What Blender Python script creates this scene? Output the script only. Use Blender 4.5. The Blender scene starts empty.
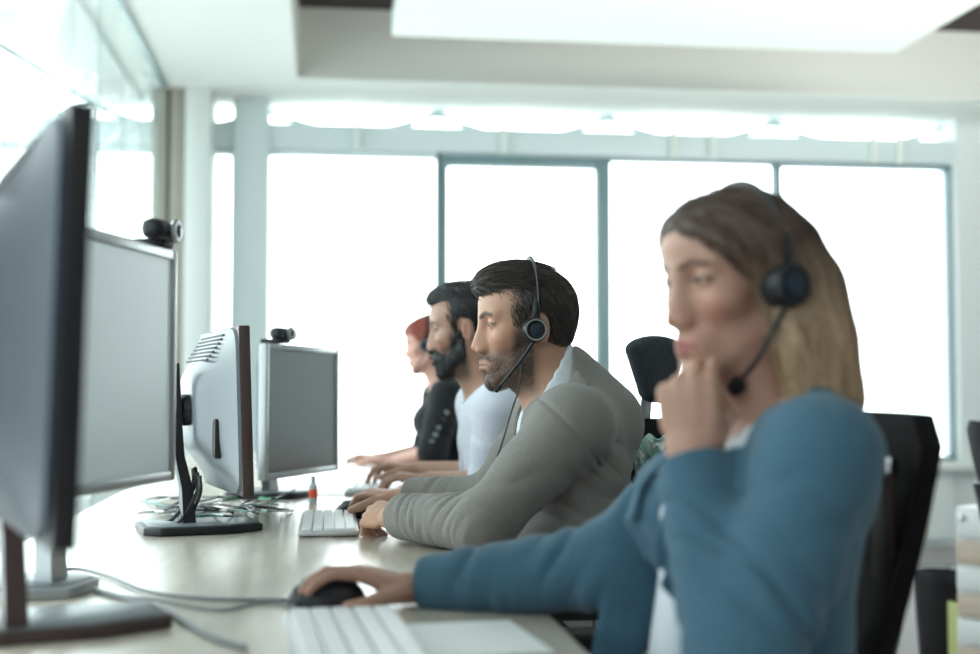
import bpy, bmesh, math, random
import numpy as np
from mathutils import Vector, Matrix

# ------------------------------------------------------------------ camera, world, light, exposure
C = bpy.context.scene.collection
F_PX, CX, CY = 1300.0, 490.0, 327.0
THETA = math.atan(168.0 / F_PX)          # the view turns this far right of the desk axis (+Y)
PITCH = math.atan(63.0 / F_PX)
EYE = np.array([0.0, 0.0, 1.05])
VF = np.array([math.sin(THETA), math.cos(THETA), 0.0])   # level view direction
VR = np.array([math.cos(THETA), -math.sin(THETA), 0.0])  # right of it
UP = np.array([0.0, 0.0, 1.0])
cam_data = bpy.data.cameras.new('camera')
cam = bpy.data.objects.new('camera', cam_data)
C.objects.link(cam)
cam_data.sensor_width = 36.0
cam_data.lens = 36.0 * F_PX / 980.0
cam_data.clip_start = 0.05
cam_data.dof.use_dof = True
cam_data.dof.focus_distance = 2.62
cam_data.dof.aperture_fstop = 2.0
cam.location = EYE
cam.rotation_euler = (math.pi / 2 + PITCH, 0.0, -THETA)
bpy.context.scene.camera = cam
sc = bpy.context.scene
sc.view_settings.view_transform = 'Standard'
sc.view_settings.look = 'None'
sc.view_settings.gamma = 1.0
sc.view_settings.exposure = 0.12
sc.view_settings.use_curve_mapping = False

world = bpy.data.worlds.new('overcast_sky')
sc.world = world
world.use_nodes = True
wn = world.node_tree.nodes
wl = world.node_tree.links
bg = wn['Background']
geo = wn.new('ShaderNodeTexCoord')
sep = wn.new('ShaderNodeSeparateXYZ')
ramp = wn.new('ShaderNodeValToRGB')
wl.new(geo.outputs['Generated'], sep.inputs[0])
wl.new(sep.outputs['Y'], ramp.inputs[0])
ramp.color_ramp.elements[0].position = 0.0
ramp.color_ramp.elements[0].color = (0.55, 0.60, 0.62, 1)
ramp.color_ramp.elements[1].position = 0.6
ramp.color_ramp.elements[1].color = (0.93, 0.985, 1.0, 1)
wl.new(ramp.outputs[0], bg.inputs['Color'])
bg.inputs['Strength'].default_value = 5.5


def area_light(name, loc, size, size_y, direction, power, color):
    l = bpy.data.lights.new(name, 'AREA')
    l.shape = 'RECTANGLE'
    l.size, l.size_y, l.energy, l.color = size, size_y, power, color
    o = bpy.data.objects.new(name, l)
    C.objects.link(o)
    o.location = loc
    o.rotation_euler = Vector(direction).to_track_quat('-Z', 'Y').to_euler()
    return o


area_light('overhead_fill', (1.2, -1.2, 2.85), 3.0, 2.4, (0, 0.1, -1), 10, (1.0, 0.98, 0.95))  # added fill from overhead, not a fitting of the room
area_light('rear_fill', (1.0, -3.0, 1.9), 5.0, 2.0, (0.05, 1, 0.35), 5, (0.93, 0.98, 1.0))  # added fill from behind the camera; the back wall has no window
area_light('ceiling_fill', (2.6, 3.4, 2.1), 2.6, 2.0, (-0.25, 0.15, 1), 9, (1.0, 1.0, 0.96))  # unseen lamp added to brighten the ceiling from below
area_light('soffit_fill', (3.3, 5.0, 1.9), 2.0, 1.0, (-0.45, 0.95, 0.45), 24, (1.0, 1.0, 0.97))  # extra fill out of frame, lifts the soffit by the windows
area_light('recess_fill', (3.2, 5.2, 3.05), 2.4, 0.4, (0, 0.8, 0.35), 40, (1.0, 0.99, 0.95))  # invented source that lightens the recess riser


# ------------------------------------------------------------------ helpers: pixels to real points
def ray(px, py):
    x, y = (px - CX) / F_PX, -(py - CY) / F_PX
    d = VF * (math.cos(PITCH) - y * math.sin(PITCH)) + UP * (math.sin(PITCH) + y * math.cos(PITCH)) + VR * x
    return d


def P(px, py, d):
    r = ray(px, py)
    return EYE + r * (d / np.dot(r, VF))


def PZ(px, py, z):
    r = ray(px, py)
    return EYE + r * ((z - EYE[2]) / r[2])


def PY(px, py, Y):
    r = ray(px, py)
    return EYE + r * ((Y - EYE[1]) / r[1])


def PD(px, z, d):
    """point at pixel column px, world height z, depth d"""
    p = P(px, 390, d)
    return np.array([p[0], p[1], z])


def nrm(v):
    v = np.asarray(v, float)
    return v / max(1e-9, np.linalg.norm(v))


# ------------------------------------------------------------------ materials
def mat(name, color, rough=0.5, metal=0.0, noise=0.0, nscale=20.0, bump=0.0, bscale=200.0, spec=0.5, coat=0.0,
        attr=None, stretch=None, sub=0.0, color2=None):
    m = bpy.data.materials.new(name)
    m.use_nodes = True
    nt = m.node_tree
    b = nt.nodes['Principled BSDF']
    b.inputs['Base Color'].default_value = (*color, 1)
    b.inputs['Roughness'].default_value = rough
    b.inputs['Metallic'].default_value = metal
    b.inputs['Specular IOR Level'].default_value = spec
    b.inputs['Coat Weight'].default_value = coat
    b.inputs['Coat Roughness'].default_value = 0.26
    if sub:
        b.inputs['Subsurface Weight'].default_value = sub
        b.inputs['Subsurface Radius'].default_value = (1.0, 0.4, 0.25)
        b.inputs['Subsurface Scale'].default_value = 0.008
    tc = nt.nodes.new('ShaderNodeTexCoord')
    vec = tc.outputs['Object']
    if stretch:
        mp = nt.nodes.new('ShaderNodeMapping')
        mp.inputs['Scale'].default_value = stretch
        nt.links.new(vec, mp.inputs[0])
        vec = mp.outputs[0]
    src = None
    if attr:
        a = nt.nodes.new('ShaderNodeAttribute')
        a.attribute_name = attr
        src = a.outputs['Color']
        nt.links.new(src, b.inputs['Base Color'])
    if noise or color2:
        n = nt.nodes.new('ShaderNodeTexNoise')
        n.inputs['Scale'].default_value = nscale
        n.inputs['Detail'].default_value = 5
        nt.links.new(vec, n.inputs['Vector'])
        mx = nt.nodes.new('ShaderNodeMix')
        mx.data_type = 'RGBA'
        r = nt.nodes.new('ShaderNodeMapRange')
        r.inputs['From Min'].default_value = 0.3
        r.inputs['From Max'].default_value = 0.7
        nt.links.new(n.outputs['Fac'], r.inputs['Value'])
        nt.links.new(r.outputs[0], mx.inputs['Factor'])
        if src:
            mx.blend_type = 'MULTIPLY'
            nt.links.new(src, mx.inputs['A'])
            v = 1 - noise
            mx.inputs['B'].default_value = (v, v, v, 1)
        else:
            c2 = color2 or tuple(c * (1 - noise) for c in color)
            mx.inputs['A'].default_value = (*color, 1)
            mx.inputs['B'].default_value = (*c2, 1)
        nt.links.new(mx.outputs['Result'], b.inputs['Base Color'])
    if bump:
        n2 = nt.nodes.new('ShaderNodeTexNoise')
        n2.inputs['Scale'].default_value = bscale
        n2.inputs['Detail'].default_value = 3
        nt.links.new(vec, n2.inputs['Vector'])
        bp = nt.nodes.new('ShaderNodeBump')
        bp.inputs['Strength'].default_value = bump
        bp.inputs['Distance'].default_value = 0.002
        nt.links.new(n2.outputs['Fac'], bp.inputs['Height'])
        nt.links.new(bp.outputs[0], b.inputs['Normal'])
    return m


def glass_mat(name, tint=(0.96, 0.99, 0.99), ior=1.45, refl=1.0):
    m = bpy.data.materials.new(name)
    m.use_nodes = True
    nt = m.node_tree
    nt.nodes.remove(nt.nodes['Principled BSDF'])
    out = nt.nodes['Material Output']
    t = nt.nodes.new('ShaderNodeBsdfTransparent')
    t.inputs[0].default_value = (*tint, 1)
    g = nt.nodes.new('ShaderNodeBsdfGlossy')
    g.inputs['Roughness'].default_value = 0.02
    f = nt.nodes.new('ShaderNodeFresnel')
    f.inputs['IOR'].default_value = ior
    mx = nt.nodes.new('ShaderNodeMixShader')
    mu = nt.nodes.new('ShaderNodeMath')
    mu.operation = 'MULTIPLY'
    mu.inputs[1].default_value = refl
    nt.links.new(f.outputs[0], mu.inputs[0])
    nt.links.new(mu.outputs[0], mx.inputs[0])
    nt.links.new(t.outputs[0], mx.inputs[1])
    nt.links.new(g.outputs[0], mx.inputs[2])
    nt.links.new(mx.outputs[0], out.inputs['Surface'])
    return m


M = dict(
    ceiling=mat('white_plaster', (0.82, 0.86, 0.81), 0.8, bump=0.05, bscale=60),
    riser=mat('grey_plaster', (0.70, 0.72, 0.67), 0.8, bump=0.05),
    brown=mat('dark_brown_ceiling', (0.06, 0.04, 0.04), 0.8, noise=0.2),
    floor=mat('grey_carpet_floor', (0.40, 0.38, 0.38), 0.7, noise=0.25, nscale=300, bump=0.2),
    wall=mat('pale_wall_paint', (0.72, 0.77, 0.76), 0.6, bump=0.03),
    frame=mat('pale_frame_paint', (0.68, 0.78, 0.79), 0.35),
    mullion=mat('slate_mullion_paint', (0.20, 0.30, 0.32), 0.35),
    column=mat('beige_column_cladding', (0.32, 0.31, 0.26), 0.5, noise=0.1, nscale=6),
    column_w=mat('white_column_paint', (0.68, 0.72, 0.70), 0.5),
    steel=mat('painted_truss_steel', (0.42, 0.52, 0.54), 0.4),
    glass=glass_mat('window_glass'),
    pglass=glass_mat('partition_glass', (0.94, 0.98, 0.97), 1.45, 0.28),
    desk=mat('pale_oak_laminate', (0.62, 0.55, 0.46), 0.27, noise=0.14, nscale=5, stretch=(9, 1, 9), spec=1.0, coat=0.6),
    desk_edge=mat('oak_edge_banding', (0.35, 0.27, 0.19), 0.5, noise=0.2, nscale=8),
    leg=mat('grey_desk_metal', (0.35, 0.36, 0.37), 0.35, 0.7),
    black=mat('black_plastic', (0.010, 0.010, 0.013), 0.38, bump=0.05, bscale=600, spec=0.35),
    black_m=mat('matt_black_plastic', (0.012, 0.011, 0.013), 0.6, bump=0.1, bscale=400, spec=0.3),
    silver=mat('silver_plastic', (0.36, 0.38, 0.39), 0.3, 0.6),
    grey_pl=mat('grey_monitor_plastic', (0.15, 0.17, 0.185), 0.36, 0.1),
    dark_pl=mat('dark_blue_grey_plastic', (0.018, 0.030, 0.048), 0.45, spec=0.25),
    brownpl=mat('dark_brown_plastic', (0.05, 0.028, 0.026), 0.4),
    screen=mat('grey_screen_panel', (0.15, 0.165, 0.17), 0.22, spec=0.8),
    screen_glare=mat('screen_with_painted_glare', (0.78, 0.85, 0.90), 0.25, spec=0.9),  # near-white colour stands in for the window reflected in the screen
    white_pl=mat('white_plastic', (0.78, 0.80, 0.80), 0.35),
    keys=mat('white_keycaps', (0.82, 0.83, 0.84), 0.45),
    alu=mat('brushed_aluminium', (0.55, 0.56, 0.58), 0.35, 0.8),
    rubber=mat('black_cable_rubber', (0.012, 0.012, 0.014), 0.5),
    cwhite=mat('white_cable_rubber', (0.55, 0.58, 0.57), 0.5),
    cgreen=mat('green_cable_rubber', (0.10, 0.42, 0.22), 0.45),
    cteal=mat('teal_cable_rubber', (0.05, 0.20, 0.19), 0.45),
    cgrey=mat('grey_cable_rubber', (0.20, 0.21, 0.22), 0.5),
    mesh=mat('black_chair_fabric', (0.008, 0.006, 0.008), 0.8, noise=0.3, nscale=400, bump=0.3, bscale=500, spec=0.15),
    head_r=mat('charcoal_headrest_fabric', (0.040, 0.048, 0.060), 0.9, noise=0.5, nscale=150, bump=0.3),
    chrome=mat('chrome', (0.75, 0.76, 0.78), 0.12, 1.0),
    cushion=mat('ear_cushion_foam', (0.01, 0.01, 0.012), 0.9),
    orange=mat('orange_red_label', (0.75, 0.10, 0.04), 0.4),
    clear=mat('cloudy_bottle_plastic', (0.45, 0.50, 0.52), 0.15),
    paper=mat('white_paper', (0.80, 0.82, 0.82), 0.6),
    mint=mat('mint_paper', (0.42, 0.66, 0.58), 0.6, noise=0.25, nscale=40),
    cream=mat('cream_panel', (0.62, 0.54, 0.42), 0.6),
    tealp=mat('grey_teal_panel', (0.36, 0.44, 0.44), 0.6),
    wood=mat('pale_wood_drawer', (0.55, 0.44, 0.35), 0.5, noise=0.15, nscale=6, stretch=(1, 6, 6)),
    cab=mat('white_cabinet_laminate', (0.66, 0.68, 0.67), 0.4),
    wall_dim=mat('office_back_wall_paint', (0.30, 0.31, 0.32), 0.8),
)


def fabric(name, color, var=0.25, scale=260, rough=0.9, stretch=None, bump=0.25, sheen=0.15):
    m = mat(name, color, rough, noise=var, nscale=scale, bump=bump, bscale=900, spec=0.2, stretch=stretch)
    m.node_tree.nodes['Principled BSDF'].inputs['Sheen Weight'].default_value = sheen
    return m


M['blazer_grey'] = fabric('heather_grey_wool', (0.225, 0.212, 0.198), 0.22, 330)
M['blazer_blue'] = fabric('dusty_blue_wool', (0.052, 0.118, 0.172), 0.12, 120)
M['blazer_black'] = fabric('black_wool', (0.016, 0.017, 0.020), 0.2, 120)
M['shirt_white'] = fabric('white_cotton', (0.66, 0.70, 0.75), 0.05, 60, 0.8)
M['shirt_lilac'] = fabric('pale_lilac_cotton', (0.64, 0.67, 0.76), 0.06, 60, 0.8)
M['trousers'] = fabric('charcoal_trouser_cloth', (0.02, 0.02, 0.025), 0.2, 200)
M['shoe'] = mat('black_leather', (0.015, 0.013, 0.012), 0.35)
M['skin'] = mat('skin', (0.5, 0.3, 0.2), 0.48, attr='Col', noise=0.06, nscale=90, bump=0.12, bscale=500, sub=0.12)


def hair_mat(name, c1, c2, nscale=60, stretch=(1, 1, 1), tips=None):
    m = mat(name, c1, 0.5, noise=0.5, nscale=nscale, color2=c2, bump=0.55, bscale=nscale, stretch=stretch, spec=0.4)
    nt = m.node_tree
    b = nt.nodes['Principled BSDF']
    bp = [n for n in nt.nodes if n.type == 'BUMP'][0]
    bp.inputs['Distance'].default_value = 0.006
    if tips:
        a = nt.nodes.new('ShaderNodeAttribute')
        a.attribute_name = 'Col'
        old = b.inputs['Base Color'].links[0].from_socket
        mx = nt.nodes.new('ShaderNodeMix')
        mx.data_type = 'RGBA'
        n = nt.nodes.new('ShaderNodeMath')
        n.operation = 'MULTIPLY'
        nz = [x for x in nt.nodes if x.type == 'TEX_NOISE'][0]
        ad = nt.nodes.new('ShaderNodeMath')
        ad.operation = 'ADD'
        nt.links.new(nz.outputs['Fac'], ad.inputs[0])
        ad.inputs[1].default_value = 0.45
        nt.links.new(a.outputs['Fac'], n.inputs[0])
        nt.links.new(ad.outputs[0], n.inputs[1])
        nt.links.new(n.outputs[0], mx.inputs['Factor'])
        nt.links.new(old, mx.inputs['A'])
        mx.inputs['B'].default_value = (*tips, 1)
        nt.links.new(mx.outputs['Result'], b.inputs['Base Color'])
    return m


M['hair_brown'] = hair_mat('dark_brown_hair', (0.030, 0.021, 0.018), (0.010, 0.008, 0.008), 45, (4, 1, 4))
M['hair_black'] = hair_mat('black_hair', (0.014, 0.013, 0.015), (0.006, 0.006, 0.008), 60)
M['hair_red'] = hair_mat('copper_red_hair', (0.30, 0.055, 0.025), (0.13, 0.02, 0.012), 60)
M['hair_blond'] = hair_mat('ash_blond_hair', (0.075, 0.046, 0.034), (0.035, 0.021, 0.016), 22, (6, 6, 0.8), tips=(0.50, 0.345, 0.21))
M['eye_white'] = mat('eye_white', (0.30, 0.27, 0.25), 0.25)
M['iris_b'] = mat('brown_iris', (0.03, 0.018, 0.012), 0.25)
M['iris_g'] = mat('grey_blue_iris', (0.05, 0.06, 0.06), 0.25)
M['pupil'] = mat('pupil_black', (0.003, 0.003, 0.003), 0.05)


# ------------------------------------------------------------------ mesh helpers
def link(name, me, parent=None, kind=None):
    o = bpy.data.objects.new(name, me)
    C.objects.link(o)
    if parent is not None:
        o.parent = parent
    if kind:
        o['kind'] = kind
    return o


def obj(name, bm, mats, parent=None, kind=None, smooth=40, label=None):
    me = bpy.data.meshes.new(name)
    bm.normal_update()
    bm.to_mesh(me)
    bm.free()
    if not isinstance(mats, (list, tuple)):
        mats = [mats]
    for m in mats:
        me.materials.append(m)
    if smooth:
        me.polygons.foreach_set('use_smooth', [True] * len(me.polygons))
        me.set_sharp_from_angle(angle=math.radians(smooth))
    o = link(name, me, parent, kind)
    if label:
        o['label'] = label
    return o


def thing(name, label, cat, loc=(0, 0, 0), rotz=0.0, group=None):
    o = bpy.data.objects.new(name, None)
    o.empty_display_size = 0.05
    C.objects.link(o)
    o.location = loc
    o.rotation_euler = (0, 0, rotz)
    o['label'] = label
    o['category'] = cat
    if group:
        o['group'] = group
    return o


def tag(o, label, cat, group=None):
    o['label'] = label
    o['category'] = cat
    if group:
        o['group'] = group
    return o


def merge(bm, other, mi=0, mtx=None):
    if mtx is not None:
        bmesh.ops.transform(other, matrix=mtx, verts=other.verts)
    me = bpy.data.meshes.new('tmp')
    for f in other.faces:
        f.material_index = mi
    other.to_mesh(me)
    other.free()
    bm.from_mesh(me)
    bpy.data.meshes.remove(me)


def box(bm, c, s, bevel=0.0, rot=None, mi=0, seg=2):
    b = bmesh.new()
    bmesh.ops.create_cube(b, size=1.0)
    bmesh.ops.scale(b, vec=Vector(s), verts=b.verts)
    if bevel:
        bmesh.ops.bevel(b, geom=b.edges[:], offset=bevel, segments=seg, affect='EDGES', profile=0.5)
    m = Matrix.Translation(Vector(c))
    if rot is not None:
        m = m @ rot.to_4x4()
    merge(bm, b, mi, m)
    return bm


def frame_from(d, upv=(0, 0, 1)):
    d = nrm(d)
    u = np.cross(upv, d)
    if np.linalg.norm(u) < 1e-4:
        u = np.cross((1, 0, 0), d)
    u = nrm(u)
    return u, np.cross(d, u)


def smooth_path(pts, n=8):
    pts = [np.asarray(p, float) for p in pts]
    if len(pts) < 3:
        return pts
    q = [2 * pts[0] - pts[1]] + pts + [2 * pts[-1] - pts[-2]]
    out = []
    for i in range(1, len(q) - 2):
        for k in range(n):
            t = k / n
            a, b, c, d = q[i - 1], q[i], q[i + 1], q[i + 2]
            out.append(0.5 * ((2 * b) + (-a + c) * t + (2 * a - 5 * b + 4 * c - d) * t * t + (-a + 3 * b - 3 * c + d) * t ** 3))
    out.append(pts[-1])
    return out


def tube(bm, pts, r, seg=10, n=8, mi=0, flat=None, upv=(0, 0, 1)):
    """swept tube; r is a number or a function of t; flat=(a,b) elliptic section in (side, up)"""
    pts = smooth_path(pts, n) if n else [np.asarray(p, float) for p in pts]
    N = len(pts)
    rings = []
    prev = None
    for i, p in enumerate(pts):
        d = pts[min(i + 1, N - 1)] - pts[max(i - 1, 0)]
        if prev is None:
            u, v = frame_from(d, upv)
        else:
            dd = nrm(d)
            u = nrm(prev - dd * np.dot(prev, dd))
            v = np.cross(dd, u)
        prev = u
        rr = r(i / (N - 1)) if callable(r) else r
        fa, fb = flat if flat else (1, 1)
        rings.append([bm.verts.new(p + rr * (fa * math.cos(2 * math.pi * k / seg) * u + fb * math.sin(2 * math.pi * k / seg) * v)) for k in range(seg)])
    for a, b in zip(rings, rings[1:]):
        for k in range(seg):
            f = bm.faces.new((a[k], a[(k + 1) % seg], b[(k + 1) % seg], b[k]))
            f.material_index = mi
    for ring, flip in ((rings[0], True), (rings[-1], False)):
        f = bm.faces.new(ring[::-1] if flip else ring)
        f.material_index = mi
    return bm


def lathe(bm, prof, o=(0, 0, 0), axis=(0, 0, 1), seg=32, mi=0, cap=True):
    """profile of (radius, height) pairs about an axis"""
    o = np.asarray(o, float)
    ax = nrm(axis)
    u, v = frame_from(ax, (0, 1, 0) if abs(ax[2]) > 0.9 else (0, 0, 1))
    rings = []
    for r, h in prof:
        if r < 1e-6:
            rings.append([bm.verts.new(o + ax * h)])
        else:
            rings.append([bm.verts.new(o + ax * h + r * (math.cos(2 * math.pi * k / seg) * u + math.sin(2 * math.pi * k / seg) * v)) for k in range(seg)])
    for a, b in zip(rings, rings[1:]):
        for k in range(seg):
            k2 = (k + 1) % seg
            if len(a) == 1 and len(b) == 1:
                continue
            if len(a) == 1:
                f = bm.faces.new((a[0], b[k2], b[k]))
            elif len(b) == 1:
                f = bm.faces.new((a[k], a[k2], b[0]))
            else:
                f = bm.faces.new((a[k], a[k2], b[k2], b[k]))
            f.material_index = mi
    if cap:
        if len(rings[0]) > 1:
            bm.faces.new(rings[0][::-1]).material_index = mi
        if len(rings[-1]) > 1:
            bm.faces.new(rings[-1]).material_index = mi
    return bm


def prism(bm, poly, z0, z1, bevel=0.0, mi=0, mtx=None):
    """polygon (x, y) extruded z0..z1"""
    b = bmesh.new()
    lo = [b.verts.new((x, y, z0)) for x, y in poly]
    hi = [b.verts.new((x, y, z1)) for x, y in poly]
    n = len(poly)
    b.faces.new(lo[::-1])
    b.faces.new(hi)
    for i in range(n):
        b.faces.new((lo[i], lo[(i + 1) % n], hi[(i + 1) % n], hi[i]))
    bmesh.ops.recalc_face_normals(b, faces=b.faces)
    if bevel:
        bmesh.ops.bevel(b, geom=b.edges[:], offset=bevel, segments=2, affect='EDGES', profile=0.5)
    merge(bm, b, mi, mtx)
    return bm


def new():
    return bmesh.new()


def copy_tree(o, parent=None):
    c = o.copy()
    C.objects.link(c)
    c.parent = parent
    for ch in [x for x in list(o.children)]:
        copy_tree(ch, c)
    return c


# ------------------------------------------------------------------ implicit surfaces for bodies, clothes and hair
def smin(a, b, k):
    if k <= 0:
        return np.minimum(a, b)
    h = np.clip(0.5 + 0.5 * (b - a) / k, 0, 1)
    return b + (a - b) * h - k * h * (1 - h)


class Xf:
    """local frame: origin, rows = forward, left, up axes, scale"""
    def __init__(s, o=(0, 0, 0), A=np.eye(3), sc=1.0):
        s.o, s.A, s.s = np.asarray(o, float), np.asarray(A, float), sc

    def pt(s, p):
        return s.o + s.s * (np.asarray(p, float) @ s.A)

    def vec(s, p):
        return np.asarray(p, float) @ s.A

    def inv(s, Pw):
        return (Pw - s.o) @ s.A.T / s.s


ID = Xf()


class Field:
    def __init__(self):
        self.p = []
        self.post = []

    def _add(self, fn, c, R, k, op):
        self.p.append((fn, np.asarray(c, float), R, k, op))

    def cap(self, a, b, r1, r2=None, k=0.01, op='u', X=ID, flat=False):
        a, b = X.pt(a), X.pt(b)
        r1 *= X.s
        r2 = r1 if r2 is None else r2 * X.s
        ab = b - a
        L2 = max(1e-12, ab @ ab)
        w = ab / math.sqrt(L2)

        def fn(Q):
            t = np.clip((Q - a) @ ab / L2, 0, 1)
            d = np.linalg.norm(Q - a - t[:, None] * ab, axis=1) - (r1 + (r2 - r1) * t)
            if flat:
                d = np.maximum(d, (Q - b) @ w)
            return d
        self._add(fn, (a + b) / 2, math.sqrt(L2) / 2 + max(r1, r2), k, op)

    def ell(self, c, r, k=0.01, op='u', X=ID, R=None):
        c = X.pt(c)
        A = X.A if R is None else np.asarray(R, float) @ X.A
        r = np.asarray(r, float) * X.s

        def fn(Q):
            q = (Q - c) @ A.T
            k0 = np.linalg.norm(q / r, axis=1)
            k1 = np.linalg.norm(q / (r * r), axis=1)
            return np.where(k0 < 1e-3, -r.min(), k0 * (k0 - 1) / np.maximum(k1, 1e-6))
        self._add(fn, c, r.max(), k, op)

    def ecap(self, a, b, side, r1, r2, k=0.02, op='u', X=ID):
        a, b = X.pt(a), X.pt(b)
        ab = b - a
        L = np.linalg.norm(ab)
        w = ab / L
        side = np.asarray(side, float)
        side = nrm(side - w * (side @ w))
        v = np.cross(w, side)
        s = X.s

        def fn(Q):
            q = Q - a
            t = np.clip(q @ w / L, 0, 1)
            q = q - t[:, None] * ab
            ru = (r1[0] + (r2[0] - r1[0]) * t) * s
            rv = (r1[1] + (r2[1] - r1[1]) * t) * s
            m = np.minimum(ru, rv)
            k0 = np.sqrt((q @ side / ru) ** 2 + (q @ v / rv) ** 2 + (q @ w / m) ** 2)
            return (k0 - 1) * m
        self._add(fn, (a + b) / 2, L / 2 + max(*r1, *r2) * s, k, op)

    def fn(self, f, c=(0, 0, 0), R=1e3, k=0.0, op='i'):
        self._add(f, c, R, k, op)

    def _apply(self, d, Q, prim):
        fn, c, R, k, op = prim
        e = fn(Q)
        if op == 'u':
            return smin(d, e, k)
        if op == 's':
            return -smin(-d, e, k)
        if op == 'i':
            return -smin(-d, -e, k)

    def eval(self, Q):
        d = np.full(len(Q), 1.0)
        for pr in self.p:
            d = self._apply(d, Q, pr)
        for f in self.post:
            d = d + f(Q)
        return d

    def mesh(self, h, lo=None, hi=None):
        if lo is None:
            us = [p for p in self.p if p[4] == 'u']
            lo = np.min([p[1] - p[2] for p in us], axis=0) - 3 * h
            hi = np.max([p[1] + p[2] for p in us], axis=0) + 3 * h
        B = 8
        nb = np.ceil((hi - lo) / (h * B)).astype(int) + 1
        n = nb * B
        ii = np.stack(np.meshgrid(*[np.arange(k) for k in nb], indexing='ij'), -1).reshape(-1, 3)
        cen = lo + (ii * B + (B - 1) / 2) * h
        dc = self.eval(cen)
        half = B * h * 0.87
        near = np.abs(dc) < half * 1.35 + 0.008
        D = np.empty(n, np.float32)
        D.reshape(nb[0], B, nb[1], B, nb[2], B)[...] = np.where(dc > 0, 1.0, -1.0).reshape(nb)[:, None, :, None, :, None]
        idx = ii[near]
        cc = cen[near]
        off = np.stack(np.meshgrid(*[np.arange(B)] * 3, indexing='ij'), -1).reshape(-1, 3)
        for s0 in range(0, len(idx), 600):
            bi, c0 = idx[s0:s0 + 600], cc[s0:s0 + 600]
            Q = lo + (bi[:, None, :] * B + off[None]) * h
            d = np.full(Q.shape[:2], 1.0)
            for pr in self.p:
                dist = np.linalg.norm(c0 - pr[1], axis=1)
                sel = dist < pr[2] + half + 0.015 + pr[3] * 1.5
                if not sel.any():
                    continue
                qs = Q[sel].reshape(-1, 3)
                d[sel] = self._apply(d[sel].reshape(-1), qs, pr).reshape(-1, d.shape[1])
            if self.post:
                qs = Q.reshape(-1, 3)
                e = d.reshape(-1)
                for f in self.post:
                    e = e + f(qs)
                d = e.reshape(d.shape)
            d = d.reshape(-1, B, B, B).astype(np.float32)
            for q in range(len(bi)):
                x, y, z = bi[q] * B
                D[x:x + B, y:y + B, z:z + B] = d[q]
        return surface_nets(D, lo, h)


def surface_nets(D, lo, h):
    S = D < 0
    c = S[:-1, :-1, :-1].astype(np.int8)
    cnt = c.copy()
    for dx, dy, dz in ((1, 0, 0), (0, 1, 0), (0, 0, 1), (1, 1, 0), (1, 0, 1), (0, 1, 1), (1, 1, 1)):
        cnt += S[dx:S.shape[0] - 1 + dx, dy:S.shape[1] - 1 + dy, dz:S.shape[2] - 1 + dz]
    I = np.argwhere((cnt > 0) & (cnt < 8))
    acc = np.zeros((len(I), 3))
    num = np.zeros(len(I))
    corners = [(0, 0, 0), (1, 0, 0), (0, 1, 0), (0, 0, 1), (1, 1, 0), (1, 0, 1), (0, 1, 1), (1, 1, 1)]
    val = {k: D[I[:, 0] + k[0], I[:, 1] + k[1], I[:, 2] + k[2]].astype(float) for k in corners}
    for a in corners:
        for ax in range(3):
            if a[ax] == 1:
                continue
            b = list(a)
            b[ax] = 1
            b = tuple(b)
            va, vb = val[a], val[b]
            m = (va < 0) != (vb < 0)
            t = np.where(m, va / np.where(m, va - vb, 1), 0)
            pos = np.tile(np.array(a, float), (len(I), 1))
            pos[:, ax] += t
            acc += pos * m[:, None]
            num += m
    V = lo + (I + acc / np.maximum(num, 1)[:, None]) * h
    del cnt
    lut = -np.ones(D.shape, np.int32)
    lut[I[:, 0], I[:, 1], I[:, 2]] = np.arange(len(I))
    quads = []
    for ax in range(3):
        sl0 = [slice(1, -1)] * 3
        sl1 = [slice(1, -1)] * 3
        sl0[ax] = slice(0, -1)
        sl1[ax] = slice(1, None)
        A, Bs = S[tuple(sl0)], S[tuple(sl1)]
        E = np.argwhere(A != Bs)
        inside = A[E[:, 0], E[:, 1], E[:, 2]]
        off = np.ones(3, int)
        off[ax] = 0
        E = E + off
        u, v = [(1, 2), (2, 0), (0, 1)][ax]
        du = np.zeros(3, int)
        dv = np.zeros(3, int)
        du[u] = 1
        dv[v] = 1

        def g(X):
            return lut[X[:, 0], X[:, 1], X[:, 2]]
        q = np.stack([g(E - du - dv), g(E - dv), g(E), g(E - du)], 1)
        q[~inside] = q[~inside][:, ::-1]
        quads.append(q)
    Qd = np.concatenate(quads)
    Qd = Qd[(Qd >= 0).all(1)]
    return V, Qd


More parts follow.
